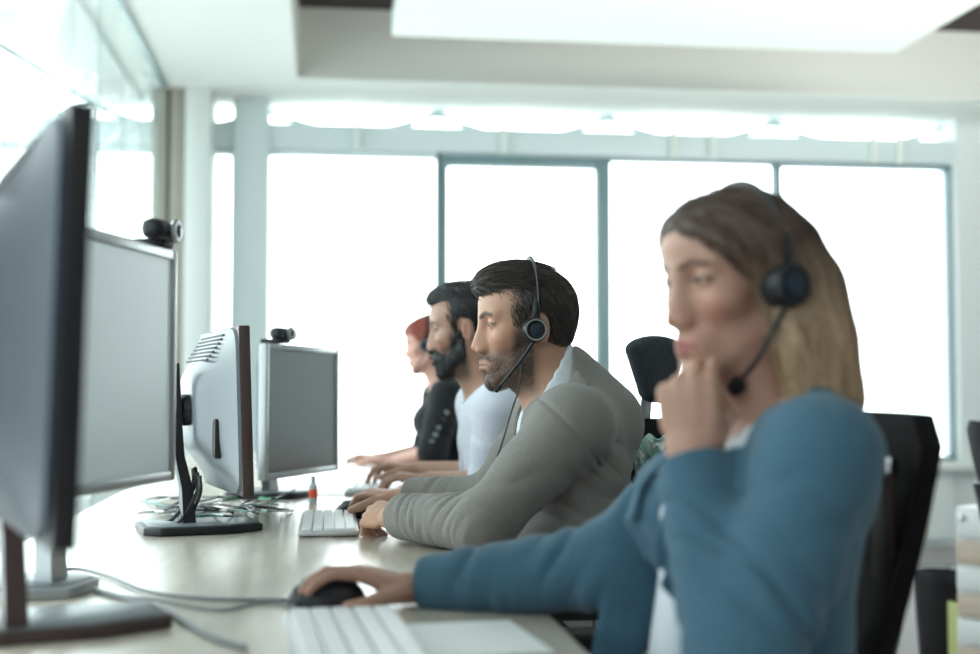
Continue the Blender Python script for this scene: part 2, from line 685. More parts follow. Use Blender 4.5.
def sdf_obj(name, F, h, material, parent=None, color=None, label=None):
    V, Q = F.mesh(h)
    # keep only the largest connected pieces (drops stray specks)
    me = bpy.data.meshes.new(name)
    me.vertices.add(len(V))
    off = np.array(parent.location) if parent is not None else 0
    me.vertices.foreach_set('co', (V - off).astype(np.float32).ravel())
    me.loops.add(len(Q) * 4)
    me.loops.foreach_set('vertex_index', Q.astype(np.int32).ravel())
    me.polygons.add(len(Q))
    me.polygons.foreach_set('loop_start', (np.arange(len(Q)) * 4).astype(np.int32))
    me.polygons.foreach_set('use_smooth', np.ones(len(Q), bool))
    me.update(calc_edges=True)
    me.validate()
    if color is not None:
        col = color(V)
        a = me.color_attributes.new('Col', 'FLOAT_COLOR', 'POINT')
        a.data.foreach_set('color', np.concatenate([col, np.ones((len(V), 1))], 1).astype(np.float32).ravel())
    me.materials.append(material)
    o = link(name, me, parent)
    bm = bmesh.new()
    bm.from_mesh(me)
    seen, best = set(), []
    bm.verts.ensure_lookup_table()
    for v in bm.verts:
        if v.index in seen:
            continue
        st, comp = [v], []
        seen.add(v.index)
        while st:
            x = st.pop()
            comp.append(x)
            for e in x.link_edges:
                y = e.other_vert(x)
                if y.index not in seen:
                    seen.add(y.index)
                    st.append(y)
        best.append(comp)
    best.sort(key=len)
    for comp in best[:-1]:
        if len(comp) < len(best[-1]) * 0.05:
            bmesh.ops.delete(bm, geom=comp, context='VERTS')
    bmesh.ops.smooth_vert(bm, verts=bm.verts, factor=0.4, use_axis_x=True, use_axis_y=True, use_axis_z=True)
    bm.to_mesh(me)
    bm.free()
    if label:
        o['label'] = label
    return o

# ================================================================== THE ROOM
ZC = 2.90                      # underside of the lowered ceiling
YW = PZ(490, 107, ZC)[1]       # window wall
YR = PZ(600, 88, ZC)[1]        # far edge of the ceiling recess
XR = PZ(297, 88, ZC)[0]        # left edge of the recess
YP = PZ(650, 45, ZC)[1]        # far edge of the hanging panel
XP0, XP1 = PZ(390, 45, ZC)[0], PZ(910, 45, ZC)[0]
XG = PZ(168, 92, ZC)[0]        # glass partition line
XL = (PZ(92, 97, ZC)[0] + PZ(12, 2, ZC)[0]) / 2   # left edge of the ceiling
YB, XE = -3.2, 5.2


def sbox(name, lo, hi, m, bevel=0.0):
    lo, hi = np.array(lo, float), np.array(hi, float)
    bm = box(new(), (lo + hi) / 2, hi - lo, bevel)
    return obj(name, bm, m, kind='structure')


sbox('floor', (-3.6, YB, -0.1), (XE, YW + 0.4, 0), M['floor'])
# lowered ceiling around a recess, in one plate
bm = new()
ys, xs = [YB, YR, YW + 0.3], [XL, XR, XE]
box(bm, ((XL + XR) / 2, (YB + YW + .3) / 2, ZC + .2), (XR - XL, YW + .3 - YB, .4))
obj('ceiling', bm, M['ceiling'], kind='structure')
sbox('ceiling_edge', (XR, YR, ZC), (XE, YW + 0.3, ZC + 0.43), M['ceiling'])
sbox('ceiling_recess_top', (XR - .1, YB, ZC + 0.43), (XE, YW + .3, ZC + 0.53), M['brown'])
sbox('trim_1', (XR, YR - .012, ZC + .006), (XE, YR - .001, ZC + .43), M['riser'])
sbox('trim_2', (XR + .001, YB, ZC + .006), (XR + .012, YR - .012, ZC + .43), M['riser'])
sbox('ceiling_panel', (XP0, YB, ZC - 0.0), (XP1, YP, ZC + 0.14), M['ceiling'], 0.004)
sbox('wall_right', (XE, YB, 0), (XE + .1, YW + .3, 3.4), M['wall'])
sbox('wall_back', (-3.6, YB - .1, 0), (XE, YB, 3.4), M['wall_dim'])

# window wall -------------------------------------------------------
zt0 = PY(600, 156, YW)[2]     # underside of the transom beam
zt1 = PY(600, 131, YW)[2]
zs = PY(700, 463, YW)[2]      # sill
xjr = PY(957, 300, YW)[0]     # right jamb
sbox('wall_window', (-3.6, YW, 0), (XE, YW + .25, zs), M['wall'])
sbox('window_sill', (-3.6, YW - .16, zs - .05), (XE, YW + .1, zs), M['ceiling'], .006)
sbox('trim_3', (-3.6, YW + .0, zt0), (xjr + .05, YW + .22, zt1), M['frame'], .01)
sbox('wall_right_of_window', (xjr, YW - .02, zs), (XE, YW + .25, ZC), M['wall'])
x0 = PY(232, 300, YW)[0]
x1 = PY(268, 300, YW)[0]
sbox('trim_4', (x0, YW - .05, zs), (x1, YW + .2, ZC), M['frame'], .01)


def window(n, pa, pb, frame_m, top_m, fw=.035, post=True):
    xa, xb = PY(pa, 300, YW)[0], PY(pb, 300, YW)[0]
    root = bpy.data.objects.new('window_%d' % n, None)
    C.objects.link(root)
    root.location = ((xa + xb) / 2, YW + .1, zs)
    root['kind'] = 'structure'
    w, hgt = xb - xa, zt0 - zs
    bm = new()
    for s in (-1, 1):
        box(bm, (s * (w / 2 - fw / 2), 0, hgt / 2), (fw, .09, hgt), .004)
    box(bm, (0, 0, fw / 2), (w, .09, fw), .004)
    obj('window_frame', bm, frame_m, root)
    bm = box(new(), (0, 0.001, hgt - fw / 2), (w - 2 * fw, .09, fw), .004)
    obj('top_rail', bm, top_m, root)
    bm = box(new(), (0, .01, hgt / 2), (w - 2 * fw, .012, hgt - 2 * fw))
    obj('pane', bm, M['glass'], root)


window(1, -160, 85, M['frame'], M['frame'])
window(2, 85, 235, M['frame'], M['frame'])
window(3, 264, 441, M['frame'], M['frame'], .03)
window(4, 437, 610, M['mullion'], M['mullion'], .075)
window(5, 610, 782, M['mullion'], M['mullion'], .022)
window(6, 782, 958, M['mullion'], M['mullion'], .03)

# curved steel truss outside, above the transom, with small hanging rods
nodes = [-83, 88, 262, 441, 613, 784, 957, 1130]
zn, zlow = PY(600, 112, YW)[2], PY(600, 132, YW)[2]
for i, (a, b) in enumerate(zip(nodes, nodes[1:])):
    xa, xb = PY(a, 120, YW)[0], PY(b, 120, YW)[0]
    w = xb - xa
    pts = []
    for k in range(-9, 10):
        t = k / 9 * 0.66
        pts.append(((xa + xb) / 2 + t * w, YW + .18 + (.03 if i % 2 else 0), zlow + (zn - zlow) * min(1.6, (t / .5) ** 2)))
    bm = tube(new(), pts, .020, 8, 2)
    obj('truss_arch', bm, M['steel'], kind='structure')
    bm = lathe(new(), [(0.012, 0), (.034, .01), (.034, .05), (.012, .06)], (xb, YW + .14, zn + .01), (0, 1, 0), 16)
    tube(bm, [(xb, YW + .2, zlow - .03), (xb, YW + .2, zn + .15)], .010, 8, 0)
    obj('truss_node', bm, M['steel'], kind='structure')
for px in (357, 503, 672, 711, 871, 897):
    x = PY(px, 140, YW)[0]
    bm = box(new(), (x, YW - .035, (zt0 + zt1) / 2), (.030, .05, zt1 - zt0 + .02), .004)
    obj('trim_bracket', bm, M['ceiling'], kind='structure')

# skylight side on the left
zk = ZC + .15
sbox('trim_5', (-3.6, 6.6, ZC + .02), (XL, 6.95, ZC + .32), M['frame'], .01)
a, b = PZ(0, 45, ZC + .02), PZ(92, 100, ZC + .02)
a = a + (a - b) * 2
bm = tube(new(), [a, b], .022, 8, 0)
obj('trim_6', bm, M['mullion'], kind='structure')
sbox('ceiling_left_band', (XL, YB, ZC - .03), (XL + .32, YW + .2, ZC), M['column_w'], .004)

# glass partition along the desk, with its head rail and end column
root = bpy.data.objects.new('wall_glass_partition', None)
C.objects.link(root)
root.location = (XG, 3.3, 0)
root['kind'] = 'structure'
ycol = 8.1
yy = np.linspace(-1.2, ycol - .1, 5)
for k in range(4):
    y0, y1 = yy[k] + .003, yy[k + 1] - .003
    bm = box(new(), (0, (y0 + y1) / 2 - 3.3, 1.47), (.012, y1 - y0, 2.82), .002)
    obj('glass_panel', bm, M['pglass'], root)
bm = box(new(), (0, (yy[0] + yy[-1]) / 2 - 3.3, ZC - .009), (.03, yy[-1] - yy[0], .018))
obj('head_rail', bm, M['mullion'], root)
bm = box(new(), (0, (yy[0] + yy[-1]) / 2 - 3.3, .03), (.04, yy[-1] - yy[0], .06))
obj('floor_rail', bm, M['mullion'], root)
ca, cb = P(157, 92, 8.1), P(190, 92, 8.1)
wcol = cb[0] - ca[0]
xc = (ca[0] + cb[0]) / 2
root = bpy.data.objects.new('wall_column', None)
C.objects.link(root)
root.location = (xc, 8.15, 0)
root['kind'] = 'structure'
bm = new()
box(bm, (-wcol * .27, 0, ZC / 2), (wcol * .44, .2, ZC), .006)
box(bm, (wcol * .27, 0, ZC / 2), (wcol * .44, .2, ZC), .006)
obj('cladding', bm, M['column'], root)
obj('groove', box(new(), (0, .02, ZC / 2), (wcol * .14, .16, ZC)), M['brown'], root)
obj('side_face', box(new(), (wcol * .5 + .075, .12, ZC / 2), (.15, .5, ZC), .004), M['column_w'], root)

# below the sill on the right: cream and grey panels
for (pa, pb, ya, yb, m, nm) in ((884, 925, 487, 540, 'cream', 'wall_panel_cream'), (870, 925, 541, 578, 'tealp', 'wall_panel_grey')):
    A, B = PY(pa, ya, YW - .03), PY(pb, yb, YW - .03)
    sbox(nm, (A[0], YW - .03, B[2]), (B[0], YW - .004, A[2]), M[m], .004)
sbox('trim_7', (PY(925, 500, YW)[0], YW - .05, .05), (PY(950, 500, YW)[0], YW - .004, zs - .05), M['wall'])

# ================================================================== DESKS
ZD = 0.75
XD0 = np.mean([PZ(74, 513, ZD)[0], PZ(126, 490, ZD)[0]])
XD1 = PZ(493, 558, ZD)[0]
YS = PZ(300, 497, ZD)[1]
YE = PZ(300, 452, ZD)[1]


def desk(label, y0, y1):
    t = thing('desk', label, 'desk', ((XD0 + XD1) / 2, (y0 + y1) / 2, 0), 0, 'long pale desks')
    w, l = XD1 - XD0, y1 - y0
    obj('worktop', box(new(), (0, 0, ZD - .0125), (w - .004, l - .004, .025), .003), M['desk'], t)
    bm = new()
    obj('edge_band', box(new(), (w / 2 - .0005, 0, ZD - .0135), (.003, l - .02, .021), .0008), M['desk_edge'], t)
    for sx in (-1, 1):
        for sy in (-1, 1):
            obj('leg', box(new(), (sx * (w / 2 - .1), sy * (l / 2 - .12), (ZD - .025) / 2), (.05, .05, ZD - .025), .004), M['leg'], t)
    for sx in (-1, 1):
        obj('rail', box(new(), (sx * (w / 2 - .1), 0, ZD - .05), (.03, l - .3, .05), .003), M['leg'], t)
    return t


desk('long pale oak desk under the nearest monitors and keyboards', 0.55, YS - .004)
desk('pale desk beyond the narrow seam, under the far white keyboard', YS + .004, YE)


# ================================================================== MONITORS
def monitor(label, center, nvec, w, h, zb, m_back, m_front, m_screen, tilt=0.0, neck_off=0.0, neck_back=.10,
            base=(.24, .20), neck_m=None, bulge=.055, m_edge=None, base_shift=0.04, base_dy=0.0, neck_dx=0.0):
    """center: plan position of the screen middle; nvec: the way the screen faces; zb: underside height"""
    n = nrm([nvec[0], nvec[1], 0])
    rz = math.atan2(n[1], n[0])
    t = thing('monitor', label, 'monitor', (center[0], center[1], ZD), rz, 'desk monitors')
    z0 = zb - ZD
    zc = z0 + h / 2
    rot = Matrix.Rotation(-tilt, 3, 'Y')
    T = Matrix.Translation((0, 0, zc)) @ rot.to_4x4()

    def put(bm):
        bmesh.ops.transform(bm, matrix=T, verts=bm.verts)
        return bm
    # back housing: shallow dome with rounded corners
    bm = new()
    rings = []
    for dx, s, e in ((-.004, 1.0, 10), (-.018, .985, 9), (-.024, .93, 6), (-.036, .82, 5), (-.036 - bulge * .5, .62, 4.5), (-.036 - bulge * .85, .50, 4), (-.036 - bulge, .42, 4)):
        ring = []
        for k in range(48):
            a = 2 * math.pi * k / 48
            c, s_ = math.cos(a), math.sin(a)
            ring.append(bm.verts.new((dx, math.copysign(abs(c) ** (2 / e), c) * w / 2 * s, math.copysign(abs(s_) ** (2 / e), s_) * h / 2 * s)))
        rings.append(ring)
    for a, b in zip(rings, rings[1:]):
        for k in range(48):
            bm.faces.new((a[k], a[(k + 1) % 48], b[(k + 1) % 48], b[k]))
    bm.faces.new(rings[-1])
    bm.faces.new(rings[0][::-1])
    bmesh.ops.recalc_face_normals(bm, faces=bm.faces)
    house = obj('housing', put(bm), m_back, t, smooth=50)
    # bezel: four bars with mitred look, slightly proud of the screen
    bz = .017
    bm = new()
    for s in (-1, 1):
        box(bm, (0, s * (w / 2 - bz / 2), 0), (.024, bz, h), .003)
        box(bm, (0, 0, s * (h / 2 - bz / 2)), (.0236, w - 2 * bz + .002, bz), .003)
    obj('bezel', put(bm), m_front, t)
    obj('screen', put(box(new(), (.004, 0, 0), (.006, w - 2 * bz, h - 2 * bz))), m_screen, t)
    # vent slots high on the back
    bm = new()
    for r in range(7):
        zz = .455 * h - r * .0085
        xx = float(np.interp(2 * zz / h, [.62, .82, .93, .985], [-.036 - bulge * .5, -.036, -.024, -.018]))
        box(bm, (xx, 0, zz), (.0035, w * .62, .0035))
    obj('vent', put(bm), M['black_m'], house)
    # VESA knuckle, neck, base
    yo = neck_off
    nb = -.036 - bulge - neck_back + neck_dx
    bm = lathe(new(), [(.030, 0), (.034, .006), (.034, .022), (.020, .036), (.018, neck_back * .9 - .0)], (-.030 - bulge, yo * .6, zc), (-1, yo * .4 / max(neck_back, .01) if yo else 0, 0), 20)
    obj('pivot_arm', bm, M['black'], t)
    bm = new()
    secs = [(0.004, .018, .030, .055), (.03, .018, .026, .052), (zc * .35, .014, .024, .042), (zc * .62, -.002, .020, .036), (zc * .85, -.006, .018, .034), (zc + .10, -.010, .010, .030)]
    rings = []
    for z, dx, tx, ty in secs:
        x = nb + dx + .018
        rings.append([bm.verts.new((x + sx * tx / 2, yo + sy * ty / 2, z)) for sx, sy in ((-1, -1), (1, -1), (1, 1), (-1, 1))])
    for a, b in zip(rings, rings[1:]):
        for k in range(4):
            f = bm.faces.new((a[k], a[(k + 1) % 4], b[(k + 1) % 4], b[k]))
            f.material_index = 1 if k == 1 else 0
    bm.faces.new(rings[-1])
    bm.faces.new(rings[0][::-1])
    bmesh.ops.recalc_face_normals(bm, faces=bm.faces)
    obj('neck', bm, [neck_m or M['black'], M['silver']], t, smooth=30)
    bx, by = base
    yo += base_dy
    cx = nb + base_shift
    cut = .35
    poly = [(cx - bx / 2, yo - by / 2 * .7), (cx - bx / 2 + bx * .12, yo - by / 2), (cx + bx / 2 * cut, yo - by / 2), (cx + bx / 2, yo - by / 2 * .62),
            (cx + bx / 2, yo + by / 2 * .62), (cx + bx / 2 * cut, yo + by / 2), (cx - bx / 2 + bx * .12, yo + by / 2), (cx - bx / 2, yo + by / 2 * .7)]
    b = obj('base', prism(new(), poly, .0005, .017, .004), neck_m or M['black'], t)
    obj('base_plate', prism(new(), [((x - cx) * .9 + cx, (y - yo) * .9 + yo) for x, y in poly], .0165, .0190, .0008), M['grey_pl'], b)
    t['_top'] = 0.0
    del t['_top']
    return t, T


def lat(px, d):
    return (px - CX) / F_PX * d


def mon_from_edges(px_near, d_near, ang, w):
    """near vertical edge at pixel column/depth; ang = how far the screen plane leans left going away (deg)"""
    a = math.radians(ang)
    near = VF * d_near + VR * lat(px_near, d_near)
    wd = VF * math.cos(a) - VR * math.sin(a)
    n = VR * math.cos(a) + VF * math.sin(a)
    c = near + wd * w / 2
    return c, n


# A: nearest, seen from behind
c, n = mon_from_edges(73, 1.16, 27, .47)
monA, _ = monitor('large dark monitor seen from behind, nearest of all at the left', c, n, .47, .404, 1.05 - .144, M['dark_pl'], M['black'], M['screen'],
                  tilt=math.radians(-1.5), neck_off=.225, neck_back=.012, base=(.28, .17), neck_m=M['brownpl'], bulge=.055, base_shift=.085, base_dy=.045, neck_dx=.078)
# B: screen painted pale as window reflection, towards the room, webcam on top
aB = -8
far = VF * 2.15 + VR * lat(170, 2.15)
wd = VF * math.cos(math.radians(aB)) - VR * math.sin(math.radians(aB))
nB = VR * math.cos(math.radians(aB)) + VF * math.sin(math.radians(aB))
cB = far - wd * .225
monB, TB = monitor('monitor with a blank screen painted pale as window reflection, right behind the nearest dark one', cB, nB, .45, .378, 1.05 - .148, M['grey_pl'], M['silver'], M['screen_glare'],
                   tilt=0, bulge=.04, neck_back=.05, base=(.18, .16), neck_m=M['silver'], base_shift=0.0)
# C: seen from behind with its stand
c, n = mon_from_edges(247, 2.67, 22, .46)
monC, TC = monitor('grey monitor seen from behind, with vents and a black stand', c, n, .46, .352, 1.05 - .219, M['grey_pl'], M['brownpl'], M['screen'],
                   tilt=math.radians(2), neck_off=-.06, neck_back=.040, base=(.25, .21), bulge=.05, base_shift=.06)
# a port cover and small label on the back of C
obj('port_cover', box(new(), (-.040, -.155, .26 - .352 * .5 + .115), (.030, .03, .085), .008), M['black'], monC)
obj('sticker', box(new(), (-.0625, -.105, .33), (.004, .016, .016), .0005), M['orange'], monC)
# D: grey screen with webcam
far = VF * 3.87 + VR * lat(336, 3.87)
aD = -18
wd = VF * math.cos(math.radians(aD)) - VR * math.sin(math.radians(aD))
nD = VR * math.cos(math.radians(aD)) + VF * math.sin(math.radians(aD))
cD = far - wd * .23
monD, TD = monitor('silver framed monitor with a grey blank screen, before the gray-jacketed man', cD, nD, .46, .362, 1.05 - .238, M['grey_pl'], M['silver'], M['screen'],
                   tilt=0, bulge=.045, neck_back=.05, base=(.22, .22))


def webcam(label, mon, h, zb, yoff):
    z = zb + h
    Mw = Matrix.Translation(mon.location) @ Matrix.Rotation(mon.rotation_euler.z, 4, 'Z')
    p = Mw @ Vector((0, yoff, 0))
    t = thing('webcam', label, 'webcam', (p.x, p.y, z + .0015), mon.rotation_euler.z, 'webcams on monitors')
    obj('body', box(new(), (0, 0, .022), (.030, .085, .026), .010, seg=3), M['black'], t)
    obj('clip', box(new(), (-.020, 0, .006), (.055, .04, .010), .003), M['black_m'], t)
    obj('ring', lathe(new(), [(.014, 0), (.016, .004), (.014, .008), (.010, .008)], (.014, 0, .022), (1, 0, 0), 24), M['silver'], t)
    obj('lens', lathe(new(), [(.0095, 0), (.008, .0025), (0.0, .004)], (.0205, 0, .022), (1, 0, 0), 24), M['pupil'], t)
    t.scale = (1.25, 1.25, 1.25)
    return t


webcam('round webcam on top of the pale blank screen', monB, .378, 1.05 - .148, .19)
webcam('small webcam on top of the silver framed grey screen', monD, .362, 1.05 - .238, -.11)


# ================================================================== KEYBOARDS, MICE, SMALL THINGS
def keyboard(label, near_px, near_d, far_px, far_d, width, rows=5, cols=15, sign=1):
    a = VF * near_d + VR * lat(near_px, near_d)
    b = VF * far_d + VR * lat(far_px, far_d)
    d = nrm(b - a)
    L = np.linalg.norm(b - a)
    side = np.cross(d, UP)
    c = (a + b) / 2 + side * width / 2
    t = thing('keyboard', label, 'keyboard', (c[0], c[1], ZD + .001), math.atan2(d[1], d[0]), 'desk keyboards')
    # local x = along the keyboard, local y = -side
    obj('case', box(new(), (0, 0, .0065), (L, width, .011), .004), M['alu'], t)
    kw, kd = (L - .012) / cols, (width - .012) / rows
    for r in range(rows):
        y = width / 2 - .006 - kd * (r + .5)
        c = 0
        while c < cols:
            n = 5 if (r == rows - 1 and c == 4) else (2 if (r in (1, 2, 3) and c in (0, cols - 2)) else 1)
            n = min(n, cols - c)
            x = -L / 2 + .006 + kw * (c + n / 2)
            if c in (11,) and L > .35 and n == 1 and r < 5:
                pass
            obj('key', box(new(), (x, y, .0145), (kw * n - .003, kd - .003, .006), .0012, seg=1), M['keys'], t)
            c += n
    return t


keyboard('white keyboard beside the gray-jacketed man\'s mouse', 299, 2.66, 303, 3.08, .125)
keyboard('blurred white keyboard next to the blonde woman\'s hand, in the foreground', 302, 1.33, 286, 1.70, .145)
keyboard('white keyboard at the far desk under the lilac-shirted man\'s hands', 345, 3.72, 352, 4.12, .125)


def mouse(label, p, heading, length=.112, wid=.062, ht=.036):
    t = thing('computer_mouse', label, 'mouse', (p[0], p[1], ZD + .0005), math.atan2(heading[1], heading[0]), 'black computer mice')
    F = Field()
    F.ell((0, 0, .004), (length / 2, wid / 2, ht), 0)
    F.fn(lambda Q: (-Q[:, 2]), k=.004)
    F.ell((-.012, 0, .01), (length * .36, wid * .45, ht * .83), .01)
    V, Q = F.mesh(.0022)
    me = bpy.data.meshes.new('shell')
    me.from_pydata(V.tolist(), [], Q.tolist())
    me.polygons.foreach_set('use_smooth', [True] * len(me.polygons))
    me.materials.append(M['black'])
    link('shell', me, t)
    bm = lathe(new(), [(.0115, -.004), (.013, -.002), (.013, .002), (.0115, .004)], (length * .24, 0, ht * .72), (0, 1, 0), 20)
    obj('scroll_wheel', bm, M['silver'], t)
    return t


pm_w = PZ(326, 606, ZD)
mouse('black mouse under the blonde woman\'s hand', pm_w, -VR + .1 * VF)
pm_m = PZ(357, 517, ZD)
mouse('black mouse under the gray-jacketed man\'s right hand', pm_m, -VR + .15 * VF)

# sheets and a small bottle
t = thing('paper_sheet', 'white sheet of paper at the bottom, between keyboard and desk edge', 'paper', tuple(PZ(470, 640, ZD) + np.array([0, 0, .001])), .1)
bm = box(new(), (0, 0, .0012), (.15, .21, .0024), .0005)
obj('sheet', bm, M['paper'], t)
pb = PZ(313, 503, ZD)
t = thing('glue_bottle', 'small cloudy bottle with an orange-red label, beside the cables', 'bottle', tuple(pb))
obj('flask', lathe(new(), [(.013, 0), (.0145, .003), (.0145, .055), (.010, .064), (.006, .068)], seg=24), M['clear'], t)
obj('label_band', lathe(new(), [(.0149, .018), (.0149, .046)], seg=24, cap=False), M['orange'], t)
obj('cap', lathe(new(), [(.0085, .066), (.0085, .085), (.006, .089), (0, .090)], seg=20), M['silver'], t)
t.scale = (.8, .8, .8)

# cables -------------------------------------------------------------
rnd = random.Random(4)


def cable(label, pts, r, m, group='cable tangle behind the monitors'):
    o = obj('cable', tube(new(), pts, r, 7, 6), M[m])
    tag(o, label, 'cable', group)
    return o


def dp(px, py, z=.004):
    return PZ(px, py, ZD + z)


lead = 'thin %s cable in the tangle around the middle monitor stands'
def lazy(x, y, n, dx, y0, y1, i, hop):
    pts = []
    dy = rnd.uniform(-5, 5)
    for k in range(n):
        pts.append(dp(x, y, .004 + .003 * (i % 4) + (rnd.uniform(.3, 1) * hop if k % 2 else 0)))
        x += rnd.uniform(.7, 1.3) * dx
        dy = dy * .4 + rnd.uniform(-6, 6)
        y = min(y1, max(y0, y + dy))
    return pts


for i in range(13):
    m, nm = [('rubber', 'black'), ('cwhite', 'white'), ('rubber', 'black'), ('rubber', 'black'), ('cteal', 'teal'), ('cwhite', 'white')][i % 6]
    cable(lead % nm, lazy(rnd.uniform(138, 172), rnd.uniform(498, 516), 5, rnd.uniform(16, 28), 497, 516, i, .028), rnd.uniform(.0022, .0034), m)
for i in range(7):
    m, nm = [('rubber', 'black'), ('cteal', 'teal'), ('cwhite', 'white')][i % 3]
    cable('thin %s cable looping before the silver framed monitor\'s foot' % nm, lazy(rnd.uniform(232, 246), rnd.uniform(496, 510), 5, 12, 488, 511, i, .06), rnd.uniform(.0016, .0024), m)
cable('bright green flat cable lying behind the cable tangle', [dp(222, 500), dp(245, 497), dp(270, 499), dp(292, 494)], .0045, 'cgreen')
# leads hanging from the back of C
MwC = Matrix.Translation(monC.location) @ Matrix.Rotation(monC.rotation_euler.z, 4, 'Z')
for i, (yy_, zz, ex, ey) in enumerate(((-.06, .135, 152, 527), (-.09, .125, 160, 530), (-.03, .13, 172, 512), (-.12, .12, 178, 520))):
    s = np.array(MwC @ Vector((-.075, yy_, zz)))
    e = dp(ex, ey)
    mid = (s + e) / 2 + np.array([0, 0, -.045])
    cable('thick black lead hanging from the back of the vented monitor', [s, s + (0, 0, -.04), mid, e + (0, 0, .004), e + (e - s) * .25 * np.array([1, 1, 0])], .0042, 'rubber', 'leads hanging from the vented monitor')
# long blurred leads on the near desk
cable('long grey lead running across the near desk towards the mouse', [dp(50, 572), dp(78, 569), dp(110, 577), dp(150, 592), dp(210, 599), dp(292, 600)], .0030, 'cgrey', 'long leads on the near desk')
cable('pale grey lead crossing diagonally over the near desk', [dp(95, 590), dp(130, 600), dp(165, 610), dp(205, 634), dp(245, 648)], .0042, 'cgrey', 'long leads on the near desk')
cable('thin dark lead curving to the front edge of the near desk', [dp(120, 596), dp(160, 601), dp(220, 610), dp(262, 602), dp(296, 606)], .0025, 'cgrey', 'long leads on the near desk')
cable('dark lead bunched at the left behind the nearest stand', [dp(-20, 590), dp(2, 590, .02), dp(10, 588), dp(24, 596)], .004, 'rubber', 'long leads on the near desk')


# ================================================================== CHAIRS
def office_chair(label, loc, rz, headrest=False, back_top=1.015, lean=.04, bw=.46, seat_z=.46):
    t = thing('office_chair', label, 'chair', (loc[0], loc[1], 0), rz, 'black office chairs')
    # occupant faces local +x
    obj('seat', box(new(), (.03, 0, seat_z - .035), (.48, .48, .07), .03, seg=4), M['mesh'], t)
    # backrest: curved panel
    bm = new()
    rings = []
    nz, ny = 12, 14
    for side in (0, 1):
        g = []
        for i in range(nz + 1):
            v = i / nz
            z = seat_z + .10 + v * (back_top - seat_z - .10)
            row = []
            hw = bw / 2 * (0.66 + .34 * v) * (1 - .16 * max(0, (v - .93) / .07) ** 2)
            for j in range(ny + 1):
                u = j / ny * 2 - 1
                x = -.235 - lean * v * 2 - .015 * math.sin(v * math.pi) + .035 * u * u - (.028 if side else 0)
                row.append(bm.verts.new((x, u * hw, z)))
            g.append(row)
        rings.append(g)
    for side, g in enumerate(rings):
        for i in range(nz):
            for j in range(ny):
                q = (g[i][j], g[i][j + 1], g[i + 1][j + 1], g[i + 1][j])
                bm.faces.new(q if side == 0 else q[::-1])
    a, b = rings
    loop = [(0, j) for j in range(ny)] + [(i, ny) for i in range(nz)] + [(nz, j) for j in range(ny, 0, -1)] + [(i, 0) for i in range(nz, 0, -1)]
    for k in range(len(loop)):
        p, q = loop[k], loop[(k + 1) % len(loop)]
        bm.faces.new((a[q[0]][q[1]], a[p[0]][p[1]], b[p[0]][p[1]], b[q[0]][q[1]]))
    bmesh.ops.recalc_face_normals(bm, faces=bm.faces)
    bk = obj('backrest', bm, M['mesh'], t, smooth=50)
    obj('back_bracket', tube(new(), [(-.02, 0, seat_z - .075), (-.25, 0, seat_z - .06), (-.30, 0, seat_z + .05), (-.315 - lean, 0, seat_z + .30)], .022, 10, 5, flat=(1.6, .6)), M['black'], t)
    for s in (-1, 1):
        ar = obj('armrest', box(new(), (-.02, s * .285, seat_z + .205), (.24, .075, .03), .012, seg=3), M['black_m'], t)
        obj('arm_post', tube(new(), [(.0, s * .20, seat_z - .072), (.0, s * .275, seat_z - .06), (-.0, s * .285, seat_z + .02), (-.01, s * .285, seat_z + .19)], .02, 10, 5, flat=(.5, 1.2)), M['black'], ar)
        obj('arm_button', lathe(new(), [(.014, 0), (.014, .014), (.009, .02), (0, .021)], (.0, s * .30, seat_z + .10), (0, s, 0), 16), M['white_pl'], ar)
    obj('gas_lift', lathe(new(), [(.028, .10), (.028, .26), (.018, .262), (.018, seat_z - .075), (.07, seat_z - .07), (.07, seat_z - .068)], seg=24), M['black'], t)
    for k in range(5):
        a_ = 2 * math.pi * k / 5 + .3
        c_, s_ = math.cos(a_), math.sin(a_)
        leg = obj('base_arm', tube(new(), [(.02 * c_, .02 * s_, .11), (.16 * c_, .16 * s_, .10), (.30 * c_, .30 * s_, .075)], lambda u: .026 - .010 * u, 10, 4), M['black'], t)
        obj('caster', lathe(new(), [(.012, -.022), (.028, -.018), (.028, .018), (.012, .022)], (.30 * c_, .30 * s_, .0285), (-s_, c_, 0), 20), M['black_m'], leg)
    if headrest:
        F = Field()
        hz = back_top + .115
        xh = -.25 - lean * 2
        F.ecap((xh, 0, hz - .050), (xh, 0, hz + .040), (0, 1, 0), (.056, .030), (.100, .036), .02)
        F.ell((xh + .078, 0, hz), (.05, .2, .14), .02, 's')
        V, Q = F.mesh(.004)
        me = bpy.data.meshes.new('headrest')
        me.from_pydata(V.tolist(), [], Q.tolist())
        me.polygons.foreach_set('use_smooth', [True] * len(me.polygons))
        me.materials.append(M['head_r'])
        hr = link('headrest', me, t)
        obj('headrest_post', tube(new(), [(xh - .02, 0, back_top - .12), (xh - .035, 0, back_top - .02), (xh - .022, 0, hz - .02)], .014, 10, 5, flat=(1.3, .6)), M['silver'], hr)
    return t


def plan(px, d):
    p = VF * d + VR * lat(px, d)
    return np.array([p[0], p[1], 0])


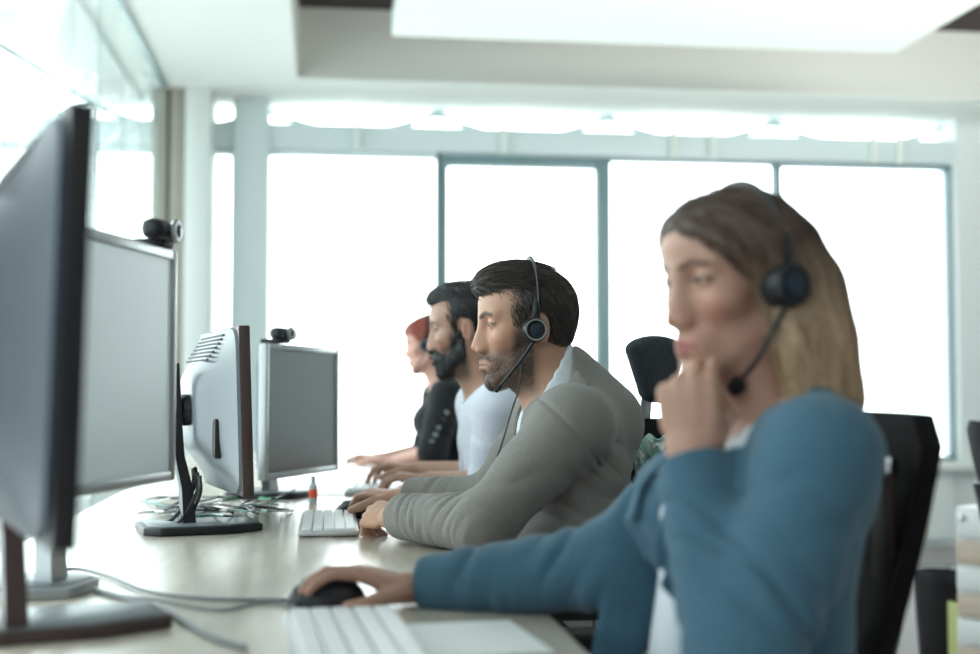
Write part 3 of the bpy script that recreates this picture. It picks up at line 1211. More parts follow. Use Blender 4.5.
# woman's chair: back panel near edge at px 943
ch = office_chair('black high-backed chair behind the blonde woman in blue', (.415, 1.71, 0), math.pi + .02, back_top=1.02, lean=.05, bw=.47)
b = obj('lumbar_bracket', box(new(), (-.285, .145, .955), (.02, .055, .022), .006), M['chrome'], ch)
obj('bracket_strap', box(new(), (-.285, .145, .88), (.012, .050, .13), .004), M['brownpl'], ch)
pm = plan(560, 2.62)
office_chair('black office chair under the gray-jacketed man, its arm post showing', (pm[0] - .0, pm[1] - .03, 0), math.pi, back_top=.93, lean=.03)
pm2 = plan(500, 3.5)
office_chair('black office chair under the bearded man in the lilac shirt', (pm2[0], pm2[1], 0), math.pi, back_top=.90)
pm3 = plan(448, 5.3)
office_chair('black office chair under the red-haired woman', (pm3[0], pm3[1], 0), math.pi, back_top=.86)
# the empty chair with a headrest
hp = P(656, 357, 3.0)
_a = math.radians(-55)
office_chair('empty chair whose round grey headrest shows beside the blonde woman\'s chin', (hp[0] + .33 * math.cos(_a), hp[1] + .33 * math.sin(_a), 0), _a, True, back_top=.985)
# a further dark chair at the right edge
cr = plan(1088, 4.1)
office_chair('dark chair just entering the right edge before the drawer cabinet', (cr[0], cr[1], 0), math.radians(-7), back_top=.95)

# ================================================================== RIGHT BACKGROUND
pbn = plan(937, 5.15)
t = thing('waste_bin', 'round black mesh waste bin with a shiny rim, on the floor', 'waste bin', tuple(pbn))
obj('bucket', lathe(new(), [(.082, .0), (.085, .004), (.106, .335), (.102, .335), (.080, .012), (0, .012)], seg=40), M['black_m'], t)
obj('rim', lathe(new(), [(.104, .328), (.110, .332), (.110, .342), (.104, .346), (.101, .340)], seg=40, cap=False), M['chrome'], t)
obj('liner', lathe(new(), [(.103, .346), (.112, .35), (.115, .33), (.111, .31)], seg=40, cap=False), M['black'], t)
pc = plan(1026, 4.85)
t = thing('drawer_cabinet', 'white and pale wood drawer cabinet cut by the right edge', 'cabinet', tuple(pc), -.95)
obj('body', box(new(), (0, 0, .315), (.34, .46, .61), .006), M['cab'], t)
for k in range(6):
    d = obj('drawer', box(new(), (-.0, -.238, .075 + k * .096), (.325, .018, .084), .004), M['wood'] if k % 2 == 0 else M['cab'], t)
    obj('handle', tube(new(), [(-.05, -.247, .085 + k * .096), (-.05, -.262, .085 + k * .096), (.05, -.262, .085 + k * .096), (.05, -.247, .085 + k * .096)], .004, 8, 0), M['alu'], d)
obj('lock', lathe(new(), [(.013, 0), (.013, .012), (0, .013)], (-.14, -.247, .585), (0, -1, 0), 18), M['alu'], t)
ps = plan(960, 4.95)
t = thing('folder_box', 'narrow yellow-green folder standing between bin and drawer cabinet', 'folder', tuple(ps), .1)
obj('cover', box(new(), (0, 0, .12), (.018, .20, .24), .003), mat('yellow_green_card', (.50, .52, .22), .6), t)
obj('pages', box(new(), (0, -.004, .121), (.013, .194, .232), .001), M['paper'], t)
# mint papers on the next row's desk, far behind the nearest people
pp = plan(650, 5.6)
t = thing('desk', 'desk of the next row, far behind the empty headrest chair', 'desk', (pp[0] + .45, pp[1] + .25, 0), 0, 'long pale desks')
obj('worktop', box(new(), (0, 0, ZD - .0125), (1.3, .70, .025), .003), M['desk'], t)
for sx in (-1, 1):
    for sy in (-1, 1):
        obj('leg', box(new(), (sx * .58, sy * .28, (ZD - .025) / 2), (.05, .05, ZD - .025), .004), M['leg'], t)
# crumpled mint cloth against the empty chair's backrest
pq = P(650, 452, 2.86)
t = thing('crumpled_cloth', 'crumpled mint and white cloth against the empty chair\'s dark backrest', 'cloth', tuple(pq), -THETA)
for k in range(3):
    o = new()
    g = [[o.verts.new(((i / 12 - .5) * (.085 - .018 * k), -.008 * k + .010 * math.sin(i * .9 + k * 2) * math.cos(j * .7 + k), (j / 12 - .55) * .075 + .006 * math.sin(i * 1.3 + k) - .012 * k)) for i in range(13)] for j in range(13)]
    fs = [o.faces.new((g[j][i], g[j][i + 1], g[j + 1][i + 1], g[j + 1][i])) for i in range(12) for j in range(12)]
    bmesh.ops.recalc_face_normals(o, faces=o.faces)
    bmesh.ops.solidify(o, geom=o.faces[:], thickness=.003)
    obj('fold', o, M['paper'] if k == 1 else M['mint'], t)
# ================================================================== PEOPLE
def head_axes(yaw, pitch=0.0, roll=0.0):
    """rows forward, left, up; yaw > 0 turns the face from the left of the view towards the camera"""
    f = -VR * math.cos(yaw) - VF * math.sin(yaw)
    l = np.cross(UP, f)
    u = UP.copy()
    f2 = f * math.cos(pitch) - u * math.sin(pitch)      # pitch > 0 looks down
    u2 = u * math.cos(pitch) + f * math.sin(pitch)
    l2 = l * math.cos(roll) + u2 * math.sin(roll)
    u3 = u2 * math.cos(roll) - l * math.sin(roll)
    return np.array([f2, l2, u3])


def head_prims(F, X, fem=False, ears=True):
    g = .92 if fem else 1.0
    F.ell((-.010, 0, .042), (.096, .076, .082), .02, X=X)
    F.ell((.040, 0, .052), (.056, .060, .052), .03, X=X)
    F.ell((.036, 0, -.022), (.050, .054 * g, .068), .025, X=X)
    for s in (-1, 1):
        F.cap((.002, s * .046 * g, -.052), (.070, s * .014, -.098), .019, .016, .022, X=X)
        F.ell((.056, s * .040, -.016), (.026, .021, .019), .018, X=X)
    F.ell((.072, 0, -.104), (.020, .021, .016), .018, X=X)
    F.ell((.074, 0, -.067), (.026, .029, .022), .018, X=X)
    # brow
    br = .0095 if not fem else .006
    for s in (-1, 1):
        F.cap((.086, s * .012, .029), (.073, s * .044, .030), br, br * .8, .014, X=X)
    # sockets
    for s in (-1, 1):
        F.ell((.098, s * .030, .012), (.021, .019, .0125), .012, 's', X=X)
    # eyelids
    for s in (-1, 1):
        F.ell((.0745, s * .031, .012), (.0137, .0155, .0133), .004, X=X)
    # nose
    nt = .0 if not fem else -.004
    F.cap((.0895, 0, .024), (.1055 + nt, 0, -.024), .0080, .0088, .014, X=X)
    F.ell((.1065 + nt, 0, -.0320), (.0115, .0098, .0088), .008, X=X)
    for s in (-1, 1):
        F.ell((.099 + nt * .5, s * .0115, -.038), (.0115, .0068, .0072), .006, X=X)
        F.ell((.1035 + nt, s * .0068, -.0450), (.0058, .0036, .0042), .003, 's', X=X)
    F.ell((.086, 0, -.026), (.0205 + nt * .5, .0165, .026), .012, X=X)
    # lips
    lr = 1.0 if not fem else 1.05
    for s in (-1, 1):
        F.cap((.0985, 0, -.0625), (.086, s * .022, -.0680), .0052 * lr, .0025, .004, X=X)
        F.cap((.0970, 0, -.0745), (.086, s * .020, -.0700), .0060 * lr, .0025, .004, X=X)
        F.cap((.1065, 0, -.0685), (.090, s * .025, -.0688), .0016, .0016, .003, 's', X=X)
    F.ell((.1015, 0, -.0875), (.010, .018, .0050), .008, 's', X=X)
    for s in (-1, 1):
        # slit between the lids
        F.ell((.0885, s * .0300, .0098), (.010, .0110, .0034), .002, 's', X=X)
        if ears:
            F.ell((-.012, s * .0775, -.002), (.017, .0075, .031), .006, X=X, R=[[.97, s * .22, 0], [-s * .22, .97, 0], [0, 0, 1]])
            F.ell((-.008, s * .0865, -.002), (.0095, .0065, .020), .004, 's', X=X)
            F.ell((-.005, s * .080, -.004), (.005, .004, .006), .004, X=X)


def face_color(X, base, warm, brow, lips, stubble=None, sden=.6, fem=False):
    base, warm, brow, lips = map(np.array, (base, warm, brow, lips))

    def seg(Q, a, b):
        a, b = np.array(a), np.array(b)
        ab = b - a
        t = np.clip((Q - a) @ ab / (ab @ ab), 0, 1)
        return np.linalg.norm(Q - a - t[:, None] * ab, axis=1)

    def sm(e0, e1, x):
        t = np.clip((x - e0) / (e1 - e0), 0, 1)
        return t * t * (3 - 2 * t)

    def f(V):
        Q = X.inv(V)
        Qs = Q * np.array([1, 1, 1])
        Qs[:, 1] = np.abs(Qs[:, 1])
        col = np.tile(base, (len(V), 1))
        head = (np.linalg.norm(Q, axis=1) < .19)
        # cheeks, nose tip, ears warmer
        w = np.exp(-(np.linalg.norm(Qs - (.075, .042, -.028), axis=1) / .024) ** 2) * .5 + np.exp(-(np.linalg.norm(Qs - (.113, 0, -.035), axis=1) / .016) ** 2) * .5 + np.exp(-(np.linalg.norm(Qs - (-.005, .085, 0), axis=1) / .022) ** 2) * .7
        # knuckles and fingertips elsewhere keep the base colour
        w = np.clip(w, 0, 1) * head
        col = col * (1 - w[:, None]) + warm * w[:, None]
        if stubble is not None:
            x, y, z = Qs[:, 0], Qs[:, 1], Qs[:, 2]
            n = .5 + .5 * np.sin(V[:, 0] * 900) * np.sin(V[:, 1] * 870 + 1) * np.sin(V[:, 2] * 910)
            jaw = sm(-.026, -.050, z + (x - .05) * .15) * sm(-.015, .012, x) * sm(-.150, -.112, z - .0)
            side = sm(.002, .014, x) * sm(.052, .034, x) * sm(.02, -.02, z) * sm(.045, .056, y)
            tache = np.exp(-((z + .0535) / .0065) ** 2) * sm(.030, .022, y) * sm(.07, .085, x)
            chin = sm(.03, .02, y) * sm(-.083, -.092, z) * sm(.055, .07, x)
            m = np.clip(jaw * .8 + side * .8, 0, 1)
            m = np.clip(np.maximum(m, np.maximum(tache, chin)), 0, 1) * head
            mouth = np.exp(-(((z + .069) / .009) ** 2 + (y / .024) ** 2)) * (x > .07)
            m = m * (1 - np.clip(mouth * 1.4, 0, 1))
            m = m * (sden + (1 - sden) * n * .6)
            m = m[:, None]
            col = col * (1 - m) + np.array(stubble) * m
        Qb = Qs * np.array([0, 1, 1])
        b = seg(Qb, (0, .012, .0275), (0, .030, .0345))
        b2 = seg(Qb, (0, .030, .0345), (0, .047, .0300))
        bw = .0042 if not fem else .0032
        b = sm(bw * 1.4, bw * .6, np.minimum(b, b2)) * head * (Qs[:, 0] > .055) * .9
        col = col * (1 - b[:, None]) + brow * b[:, None]
        l = np.exp(-(((Qs[:, 2] + .0685) / .0085) ** 4 + (Qs[:, 1] / .023) ** 4)) * (Qs[:, 0] > .078) * head
        l = l[:, None] * .85
        col = col * (1 - l) + lips * l
        # crease shade painted between the lips; lash lines
        ml = np.exp(-((Qs[:, 2] + .0687) / .0016) ** 2) * (Qs[:, 1] < .023) * (Qs[:, 0] > .08) * head * .7
        la = np.exp(-((np.sqrt(((Qs[:, 1] - .0315) / .0135) ** 2 + ((Qs[:, 2] - .0105) / .0048) ** 2) - 1) / .28) ** 2) * (Qs[:, 0] > .074) * head * (Qs[:, 2] > .009) * .8
        k = np.clip(ml + la, 0, .9)[:, None]
        col = col * (1 - k) + np.array((.035, .02, .018)) * k
        return col
    return f


def hand(F, wrist, fwd, up, side, s=1.0, curls=None, spread=1.0, thumb='rest', k=.006, arch=0.0):
    """side = +1 when the thumb lies on cross(up, fwd); curls = per finger (mcp, pip, dip) degrees"""
    fwd, up = nrm(fwd), nrm(up)
    up = nrm(up - fwd * (up @ fwd))
    th = np.cross(up, fwd) * side
    A = np.array([fwd, th, up])
    X = Xf(wrist, A, s)
    F.ecap((-.03, 0, 0), (.012, 0, 0), X.vec((0, 1, 0)), (.027, .021), (.028, .019), .012, X=X)
    F.ecap((.012, .0, 0), (.078, .0, .002), X.vec((0, 1, 0)), (.026, .016), (.034, .0125), .012, X=X)
    F.ell((.032, .024, -.008), (.030, .016, .015), .012, X=X)
    kn = [(.092, .028, .002), (.096, .0095, .004), (.092, -.0095, .002), (.084, -.027, -.001)]
    ln = [(.040, .024, .020), (.044, .028, .021), (.041, .026, .020), (.032, .020, .018)]
    rad = [.0092, .0095, .009, .0080]
    curls = curls or [(25, 30, 20)] * 4
    tips = []
    for i in range(4):
        p = np.array(kn[i])
        yaw = math.radians((1.5 - i) * 4.0 * spread)
        ang = 0.0
        F.cap(p - np.array([.045, 0, .002]), p, rad[i] * 1.05, rad[i] * 1.12, .008, X=X)
        r = rad[i]
        for j in range(3):
            ang += math.radians(curls[i][j])
            d = np.array([math.cos(ang) * math.cos(yaw), math.cos(ang) * math.sin(yaw) if False else math.sin(yaw) * math.cos(min(ang, 1.5)), -math.sin(ang)])
            q = p + d * ln[i][j]
            F.cap(p, q, r, r * .90, .0025 if j else .004, X=X)
            r *= .90
            p = q
        tips.append(X.pt(p))
    if thumb == 'rest':
        pts = [(.018, .026, -.008), (.052, .048, -.016), (.080, .054, -.026), (.104, .050, -.034)]
    elif thumb == 'wide':
        pts = [(.018, .026, -.006), (.050, .054, -.016), (.076, .070, -.030), (.100, .074, -.038)]
    else:   # closed over a fist
        pts = [(.018, .026, -.010), (.050, .043, -.030), (.074, .030, -.046), (.086, .008, -.048)]
    rs = [.0145, .0118, .0105, .0085]
    for j in range(3):
        F.cap(pts[j], pts[j + 1], rs[j], rs[j + 1], .006 if j == 0 else .003, X=X)
    return tips


class Body:
    pass


def limbs(F, J, infl=0.0, arms=True, torso=True, fem=False, k=.03, cuffL=1.0, cuffR=1.0, sleeve=(.050, .042, .036, .028)):
    side = nrm(J.SL - J.SR)
    if torso:
        sp = J.NB - J.HP
        c1 = J.HP + sp * (.80 if not fem else .75)
        w1 = J.HP + sp * .40
        cw = np.linalg.norm(J.SL - J.SR) / 2
        a = (cw * .88 + infl, (.098 if not fem else .092) + infl)
        b = (cw * (.80 if not fem else .68) + infl, (.100 if not fem else .082) + infl)
        c = (cw * (.86 if not fem else .88) + infl, .112 + infl)
        F.ecap(c1, w1, side, a, b, k)
        F.ecap(w1, J.HP + sp * .02, side, b, c, k)
        top = J.NB - nrm(sp) * .045
        q = .86 if fem else 1.0
        F.ecap(top + side * .045, J.SL - side * .012 + nrm(sp) * .004, nrm(np.cross(side, sp)), (.062 * q + infl, .040 * q + infl), (.058 * q + infl, .050 * q + infl), .045)
        F.ecap(top - side * .045, J.SR + side * .012 + nrm(sp) * .004, nrm(np.cross(side, sp)), (.062 * q + infl, .040 * q + infl), (.058 * q + infl, .050 * q + infl), .045)
        if fem:
            f = nrm(np.cross(side, sp)) * J.front
            for s in (-1, 1):
                F.ell(J.HP + sp * .70 + f * .075 + side * s * .075, np.array((.06, .06, .06)) + infl, .04)
    if arms:
        for S, E, W, cf in ((J.SL, J.EL, J.WL, cuffL), (J.SR, J.ER, J.WR, cuffR)):
            r0, r1, r2, r3 = sleeve
            m = S + (E - S) * .5
            F.cap(S, m, r0 + infl + .006, r1 + infl + .003, .03)
            F.cap(m, E, r1 + infl + .003, r2 + infl + .003, .02)
            e = E + (W - E) * cf
            if cf > .02:
                F.cap(E, e, r2 + infl + .004, r3 + (r2 - r3) * (1 - cf) + infl, .025, flat=True)


def planecut(F, p, n, R=.105, k=.004):
    p, n = np.asarray(p, float), nrm(n)
    F.fn(lambda Q: np.maximum(-((Q - p) @ n), np.linalg.norm(Q - p, axis=1) - R), p, R, k, 's')


def onto(F, pts, off):
    p = np.array(pts, float)
    for _ in range(4):
        e = .002
        g = np.stack([F.eval(p + np.eye(3)[i] * e) - F.eval(p - np.eye(3)[i] * e) for i in range(3)], 1)
        g /= np.maximum(np.linalg.norm(g, axis=1, keepdims=True), 1e-6)
        p = p - g * np.clip(F.eval(p) - off, -.03, .03)[:, None]
    return list(p), list(g)


def strands(name, F, V, X, parent, m, n, length, dirf, width=.0007, lift=.0015, steps=5, seed=1, var=.35, mask=None, base=(.03, .02, .016), colf=None, rise=0.0):
    """fine ribbons combed along a surface"""
    rg = np.random.RandomState(seed)
    if mask is not None:
        V = V[mask(X.inv(V))]
    p = V[rg.randint(0, len(V), n)] + rg.normal(0, .0012, (n, 3))

    def grad(Q):
        e = .0015
        g = np.stack([F.eval(Q + np.eye(3)[i] * e) - F.eval(Q - np.eye(3)[i] * e) for i in range(3)], 1)
        return g / np.maximum(np.linalg.norm(g, axis=1, keepdims=True), 1e-6)
    post, F.post = F.post, []
    L = length * (1 + var * rg.uniform(-1, 1, n))
    lf = lift * rg.uniform(.0, 1.0, n)
    pts, nor = [], []
    jit = rg.normal(0, .16, (n, 3))
    for s in range(steps):
        g = grad(p)
        d = F.eval(p)
        p = p - g * np.clip(d - lf - rise * s / steps, -.012, .012)[:, None]
        pts.append(p)
        nor.append(g)
        t = X.vec(dirf(X.inv(p))) + jit
        t = t - g * np.einsum('ij,ij->i', t, g)[:, None]
        t /= np.maximum(np.linalg.norm(t, axis=1, keepdims=True), 1e-6)
        p = p + t * (L / (steps - 1))[:, None]
    F.post = post
    pts, nor = np.stack(pts, 1), np.stack(nor, 1)
    tan = np.gradient(pts, axis=1)
    side = np.cross(tan, nor)
    side /= np.maximum(np.linalg.norm(side, axis=2, keepdims=True), 1e-9)
    tilt = rg.uniform(-.9, .9, (n, 1, 1))
    side = side * np.cos(tilt) + nor * np.sin(tilt)
    w = width * np.array([.8, 1, 1, .9, .35] if steps == 5 else np.concatenate([[.7], np.ones(steps - 2), [.3]]))[None, :, None]
    A, B = pts - side * w, pts + side * w
    VV = np.stack([A, B], 2).reshape(-1, 3)
    i0 = (np.arange(n)[:, None] * steps + np.arange(steps - 1)[None]) * 2
    Q = np.stack([i0, i0 + 1, i0 + 3, i0 + 2], -1).reshape(-1, 4)
    me = bpy.data.meshes.new(name)
    me.vertices.add(len(VV))
    me.vertices.foreach_set('co', (VV - np.array(parent.parent.location)).astype(np.float32).ravel())
    me.loops.add(Q.size)
    me.loops.foreach_set('vertex_index', Q.astype(np.int32).ravel())
    me.polygons.add(len(Q))
    me.polygons.foreach_set('loop_start', (np.arange(len(Q)) * 4).astype(np.int32))
    me.polygons.foreach_set('use_smooth', np.ones(len(Q), bool))
    me.update(calc_edges=True)
    c = np.array(base)[None, None] * (.35 + 1.6 * rg.uniform(0, 1, (n, 1, 1)) ** 2)
    c = np.repeat(c, steps, 1)
    if colf is not None:
        c = colf(X.inv(pts.reshape(-1, 3))).reshape(n, steps, 3) * (1 + .35 * rg.uniform(-1, 1, (n, 1, 1)))
    c = np.repeat(c, 2, 1).reshape(-1, 3)
    a = me.color_attributes.new('Col', 'FLOAT_COLOR', 'POINT')
    a.data.foreach_set('color', np.concatenate([c, np.ones((len(c), 1))], 1).astype(np.float32).ravel())
    me.materials.append(M['strand'])
    o = link(name, me, parent)
    o['kind'] = 'stuff'
    return o


M['strand'] = mat('hair_strand', (.03, .02, .02), 0.42, attr='Col', spec=0.45)


def wave(c, R, u, lam, amp, v=None, bend=0.0, ph=0.0):
    c, u = np.asarray(c, float), nrm(u)
    v = nrm(v) if v is not None else np.zeros(3)

    def f(Q):
        q = Q - c
        e = np.exp(-np.einsum('ij,ij->i', q, q) / (R * R))
        qv = q @ v
        s = q @ u + bend * np.sin(qv * 34 + ph) + .25 * lam * np.sin(q[:, 0] * 21 + q[:, 2] * 17 + ph * 2)
        w = np.abs(np.sin(math.pi * s / lam + ph + 5 * qv))
        w2 = np.abs(np.sin(math.pi * s / (lam * .62) - 7 * qv + ph * 3))
        g = .55 + .45 * np.sin(q @ (29, -23, 37) + ph)
        return -amp * e * g * ((w ** .75) * 1.5 + .5 * w2 - 1.2)
    return f


def ring_pts(c, u, v, ru, rv, a0, a1, n, lift=None):
    out = []
    for i in range(n):
        a = a0 + (a1 - a0) * i / (n - 1)
        p = c + u * ru * math.cos(a) + v * rv * math.sin(a)
        if lift is not None:
            p = p + lift(a)
        out.append(p)
    return out


def eyes(t, X, iris, off, look=(1, 0, 0)):
    loc = np.array(t.location)
    for s in (-1, 1):
        c = X.pt((.0735, s * .0305, .0112)) - loc
        d = X.vec(nrm(np.array(look) + (0, 0, 0)))
        r = .0122 * X.s
        prof = []
        for k in range(25):
            a = math.pi * k / 24
            prof.append((r * math.sin(a), r * math.cos(a)))
        bm = lathe(new(), prof, c, d, 28, cap=False)
        cc = Vector(c)
        for f in bm.faces:
            a = (f.calc_center_median() - cc).normalized().dot(Vector(d))
            f.material_index = 2 if a > math.cos(math.radians(12)) else 1 if a > math.cos(math.radians(28)) else 0
        bmesh.ops.recalc_face_normals(bm, faces=bm.faces)
        obj('eye', bm, [M['eye_white'], iris, M['pupil']], t)


def legs(t, J, h=.008):
    loc = np.array(t.location)
    F = Field()
    kn = J.kn
    for s, K, A in ((1, kn[0], kn[2]), (-1, kn[1], kn[3])):
        hip = J.HP + J.side * s * .085 + np.array([0, 0, .01])
        F.cap(hip, K, .085, .062, .03)
        F.cap(K, A, .058, .042, .02)
    F.ell(J.HP + np.array([0, 0, .02]), (.13, .16, .10), .04)
    sdf_obj('trousers', F, h, M['trousers'], t)
    for s, A in ((1, kn[2]), (-1, kn[3])):
        F = Field()
        A = A.copy()
        f = J.fwd
        F.ecap((A[0], A[1], .045), A + f * .15 + np.array([0, 0, .040 - A[2]]), np.cross(f, UP), (.040, .042), (.044, .028), .02)
        F.cap(A + np.array([0, 0, .02]), (A[0], A[1], .05), .045, .04, .02)
        F.fn(lambda Q: .002 - Q[:, 2], k=.004)
        sdf_obj('shoe', F, .006, M['shoe'], t)


def headset(label, X, rband=(.088, .142), boom_end=(.068, .045, -.108), cup_y=.092, cable_pts=None, foam=False, rc=.026, ring=True, cup_x=.006):
    """band over the head, two cups, a microphone boom; local frame of the head"""
    o = X.pt((0, 0, 0))
    t = thing('headset', label, 'headset', tuple(o), 0, 'headsets with microphones')

    def L(p):
        return X.pt(p) - o
    pts = []
    for k in range(15):
        a = math.pi * k / 14
        pts.append(L((-.004 - .006 * math.sin(a), rband[0] * math.cos(a) * (1 + .04 * math.sin(a)), .012 + (rband[1] - .012) * math.sin(a) ** .85)))
    obj('headband', tube(new(), pts, .0075, 10, 3, flat=(.45, 1.1) if False else (1, .42), upv=X.vec((1, 0, 0))), M['black'], t)
    ax = X.vec((0, 1, 0))
    for s in (1, -1):
        c = L((cup_x, s * cup_y, -.006))
        a = ax * s
        sc_ = X.s
        cup = obj('ear_cup', lathe(new(), [(rc * .80 * sc_, -.006), (rc * sc_, -.002), (rc * sc_, .010), (rc * .86 * sc_, .016), (rc * .80 * sc_, .015)], c, a, 36, cap=True), M['black'], t)
        obj('cushion', lathe(new(), [(rc * .55 * sc_, -.020), (rc * .95 * sc_, -.018), (rc * 1.02 * sc_, -.012), (rc * .98 * sc_, -.004), (rc * .7 * sc_, -.003)], c, a, 36), M['cushion'], cup)
        if s == 1:
            if ring:
                obj('trim_ring', lathe(new(), [(rc * .84 * sc_, .0152), (rc * .88 * sc_, .0185), (rc * .78 * sc_, .0185), (rc * .76 * sc_, .0155)], c, a, 36, cap=False), M['silver'], cup)
            obj('cup_disc', lathe(new(), [(rc * .5 * sc_, .0150), (rc * .5 * sc_, .0172), (rc * .42 * sc_, .018), (0, .018)], c, a, 30), M['dark_pl'], cup)
        obj('yoke', tube(new(), [L((-.002, s * (cup_y - .003), .055)), L((cup_x * .5, s * (cup_y + .004), .035)), L((cup_x, s * (cup_y + .003), .018))], .0055, 8, 4, flat=(1, .6)), M['black'], cup)
    b = [L((.006, cup_y + .006, -.022)), L((.022, cup_y - .004, -.048)), L(((.022 + boom_end[0]) / 2 + .004, (cup_y + boom_end[1]) / 2 + .006, (-.048 + boom_end[2]) / 2 - .004)), L(boom_end)]
    bo = obj('mic_boom', tube(new(), b, .0033, 8, 6), M['black'], t)
    d = nrm(b[3] - b[2])
    rr = .011 if foam else .0055
    obj('microphone', lathe(new(), [(0, -.012), (rr * .8, -.009), (rr, 0), (rr * .8, .009), (0, .012)], b[3] + d * .006, d, 16), M['cushion'], bo)
    if cable_pts:
        obj('cable', tube(new(), [np.asarray(p) - o for p in cable_pts], .0017, 7, 8), M['rubber'], t)
    return t


def neck(F, X, NB, r1, r2):
    a = X.pt((-.022, 0, -.045))
    F.cap(a, NB + np.array([0, 0, -.02]), r1, r2, .025)
    F.cap(X.pt((.012, 0, -.075)), NB + (X.vec((1, 0, 0)) * .03) + np.array([0, 0, -.03]), r1 * .72, r2 * .85, .03)


# ---------------------------------------------------------------- man in the grey jacket
def man_grey():
    J = Body()
    A = head_axes(math.radians(10), math.radians(3))
    X = Xf(P(528, 329, 2.60), A, .99)
    J.NB = P(566, 392, 2.61)
    J.SL, J.EL, J.WL = P(572, 425, 2.42), P(484, 524, 2.40), P(396, 516, 2.60)
    J.SR, J.ER, J.WR = P(548, 420, 2.80), P(490, 500, 2.86), P(404, 497, 2.97)
    J.HP = PD(585, .55, 2.62)
    J.side = nrm((J.SL - J.SR) * (1, 1, 0))
    J.fwd = np.array([-1, 0, 0])
    J.front = 1
    J.kn = [J.HP + (-.43, -.13, .0), J.HP + (-.43, .13, .0), J.HP + (-.38, -.15, -.44), J.HP + (-.38, .15, -.44)]
    loc = np.array([J.HP[0], J.HP[1], .0])
    t = thing('person', 'bearded man in a heather-gray blazer and headset, right hand on mouse', 'person', tuple(loc), 0, 'people seated along the desk')
    F = Field()
    head_prims(F, X)
    neck(F, X, J.NB, .054, .060)
    limbs(F, J, -.004)
    # right hand over the mouse
    m = np.array(pm_m)
    hand(F, J.WR, (m + (0, 0, .050)) - J.WR + np.array([0, 0, .008]), UP + .25 * VR - .15 * VF, 1, .98,
         curls=[(14, 38, 22), (16, 36, 22), (18, 38, 24), (20, 38, 24)], thumb='wide')
    # left hand relaxed on the desk, curled
    hand(F, J.WL, -VR * .60 + VF * .70 - UP * .04, UP * .75 - VF * .55 - .2 * VR, -1, .96, curls=[(38, 62, 40), (42, 66, 40), (46, 66, 40), (50, 66, 40)], thumb='rest')
    cf = face_color(X, (.45, .25, .165), (.52, .22, .15), (.035, .022, .018), (.36, .16, .125), (.045, .029, .023), .85)
    bo = sdf_obj('body', F, .0025, M['skin'], t, cf)
    V = np.array([v.co for v in bo.data.vertices]) + loc

    def smask(q):
        x, y, z = q[:, 0], np.abs(q[:, 1]), q[:, 2]
        zl = np.interp(x, [0, .02, .034, .046, .060, .078, .088, .11], [.0, -.010, -.022, -.050, -.058, -.056, -.050, -.048])
        return (z < zl) & (x > .004) & (z > -.125) & ~((np.abs(z + .0685) < .009) & (y < .024) & (x > .07)) & (np.linalg.norm(q, axis=1) < .16) & ~((z < -.112) & (x < .03))
    strands('stubble', F, V, X, bo, None, 2600, .0040, lambda q: np.stack([.4 + 0 * q[:, 0], 0 * q[:, 0], -1 + 0 * q[:, 0]], 1), .00028, .001, 5, 11, mask=smask, base=(.05, .032, .024), rise=.002)
    eyes(t, X, M['iris_b'], 0, (1, -.05, -.35))
    # hair
    F = Field()
    F.ell((-.008, 0, .043), (.094, .0785, .082), .02, X=X)
    F.ell((.030, 0, .084), (.068, .056, .048), .02, X=X)
    F.ell((.062, 0, .088), (.042, .045, .030), .015, X=X)
    F.ell((-.042, 0, .015), (.053, .063, .075), .02, X=X)

    def cut(Q):
        q = X.inv(Q)
        x, y, z = q[:, 0], np.abs(q[:, 1]), q[:, 2]
        zl = np.interp(x, [-.12, -.085, -.055, -.030, -.022, -.012, .006, .014, .020, .038, .043, .060, .072, .085, .11],
                       [-.050, -.072, -.074, -.060, -.010, .030, .034, .024, -.040, -.042, .016, .056, .066, .073, .078])
        zl = zl + np.clip(y - .03, 0, 1) * .15 * (x > .045)
        return (zl - z) * .6
    F.fn(cut, k=.004)

    def streak(Q):
        q = X.inv(Q)
        top = np.clip((q[:, 2] - .06) / .05, 0, 1)
        a = np.sin(q[:, 1] * 300 + 6 * np.sin(q[:, 0] * 30)) * .0010 * top
        return a * X.s
    F.post.append(streak)
    ho = sdf_obj('hair', F, .0025, M['hair_brown'], t)

    def hd(q):
        top = np.clip((q[:, 2] - .065) / .03, 0, 1)[:, None]
        sw = np.stack([-1.0 + 0 * q[:, 0], .35 * np.sign(q[:, 1]), .25 + 0 * q[:, 0]], 1)
        dn = np.stack([-.55 + 0 * q[:, 0], 0 * q[:, 0], -1.0 + 0 * q[:, 0]], 1)
        return sw * top + dn * (1 - top)
    V = np.array([v.co for v in ho.data.vertices]) + np.array(t.location)
    strands('hair_strands', F, V, X, ho, None, 14000, .018, hd, .00045, .0032, 5, 2, base=(.050, .037, .031), rise=.002)
    strands('quiff_strands', F, V, X, ho, None, 4500, .036, hd, .0005, .010, 5, 3, mask=lambda q: (q[:, 2] > .085) & (q[:, 0] > -.03), base=(.050, .036, .030))
    # shirt
    F = Field()
    limbs(F, J, .008, arms=False)
    F.cap(J.NB + np.array([0, 0, -.08]), J.NB + X.vec((.010, 0, 0)) + (0, 0, .0), .070, .064, .02)
    F.cap(X.pt((0, 0, 0)), J.NB + np.array([0, 0, -.02]), .052, .055, .004, 's')
    planecut(F, J.NB + (0, 0, .030) + X.vec((.0, 0, .0)), X.vec((.35, 0, .9)))
    sdf_obj('shirt', F, .0035, M['shirt_white'], t)
    # collar of the shirt
    F = Field()
    nd = nrm(X.pt((-.01, 0, -.06)) - J.NB)
    fwd = nrm(A[0] - nd * (A[0] @ nd))
    lft = np.cross(nd, fwd)
    cc = J.NB + nd * .030
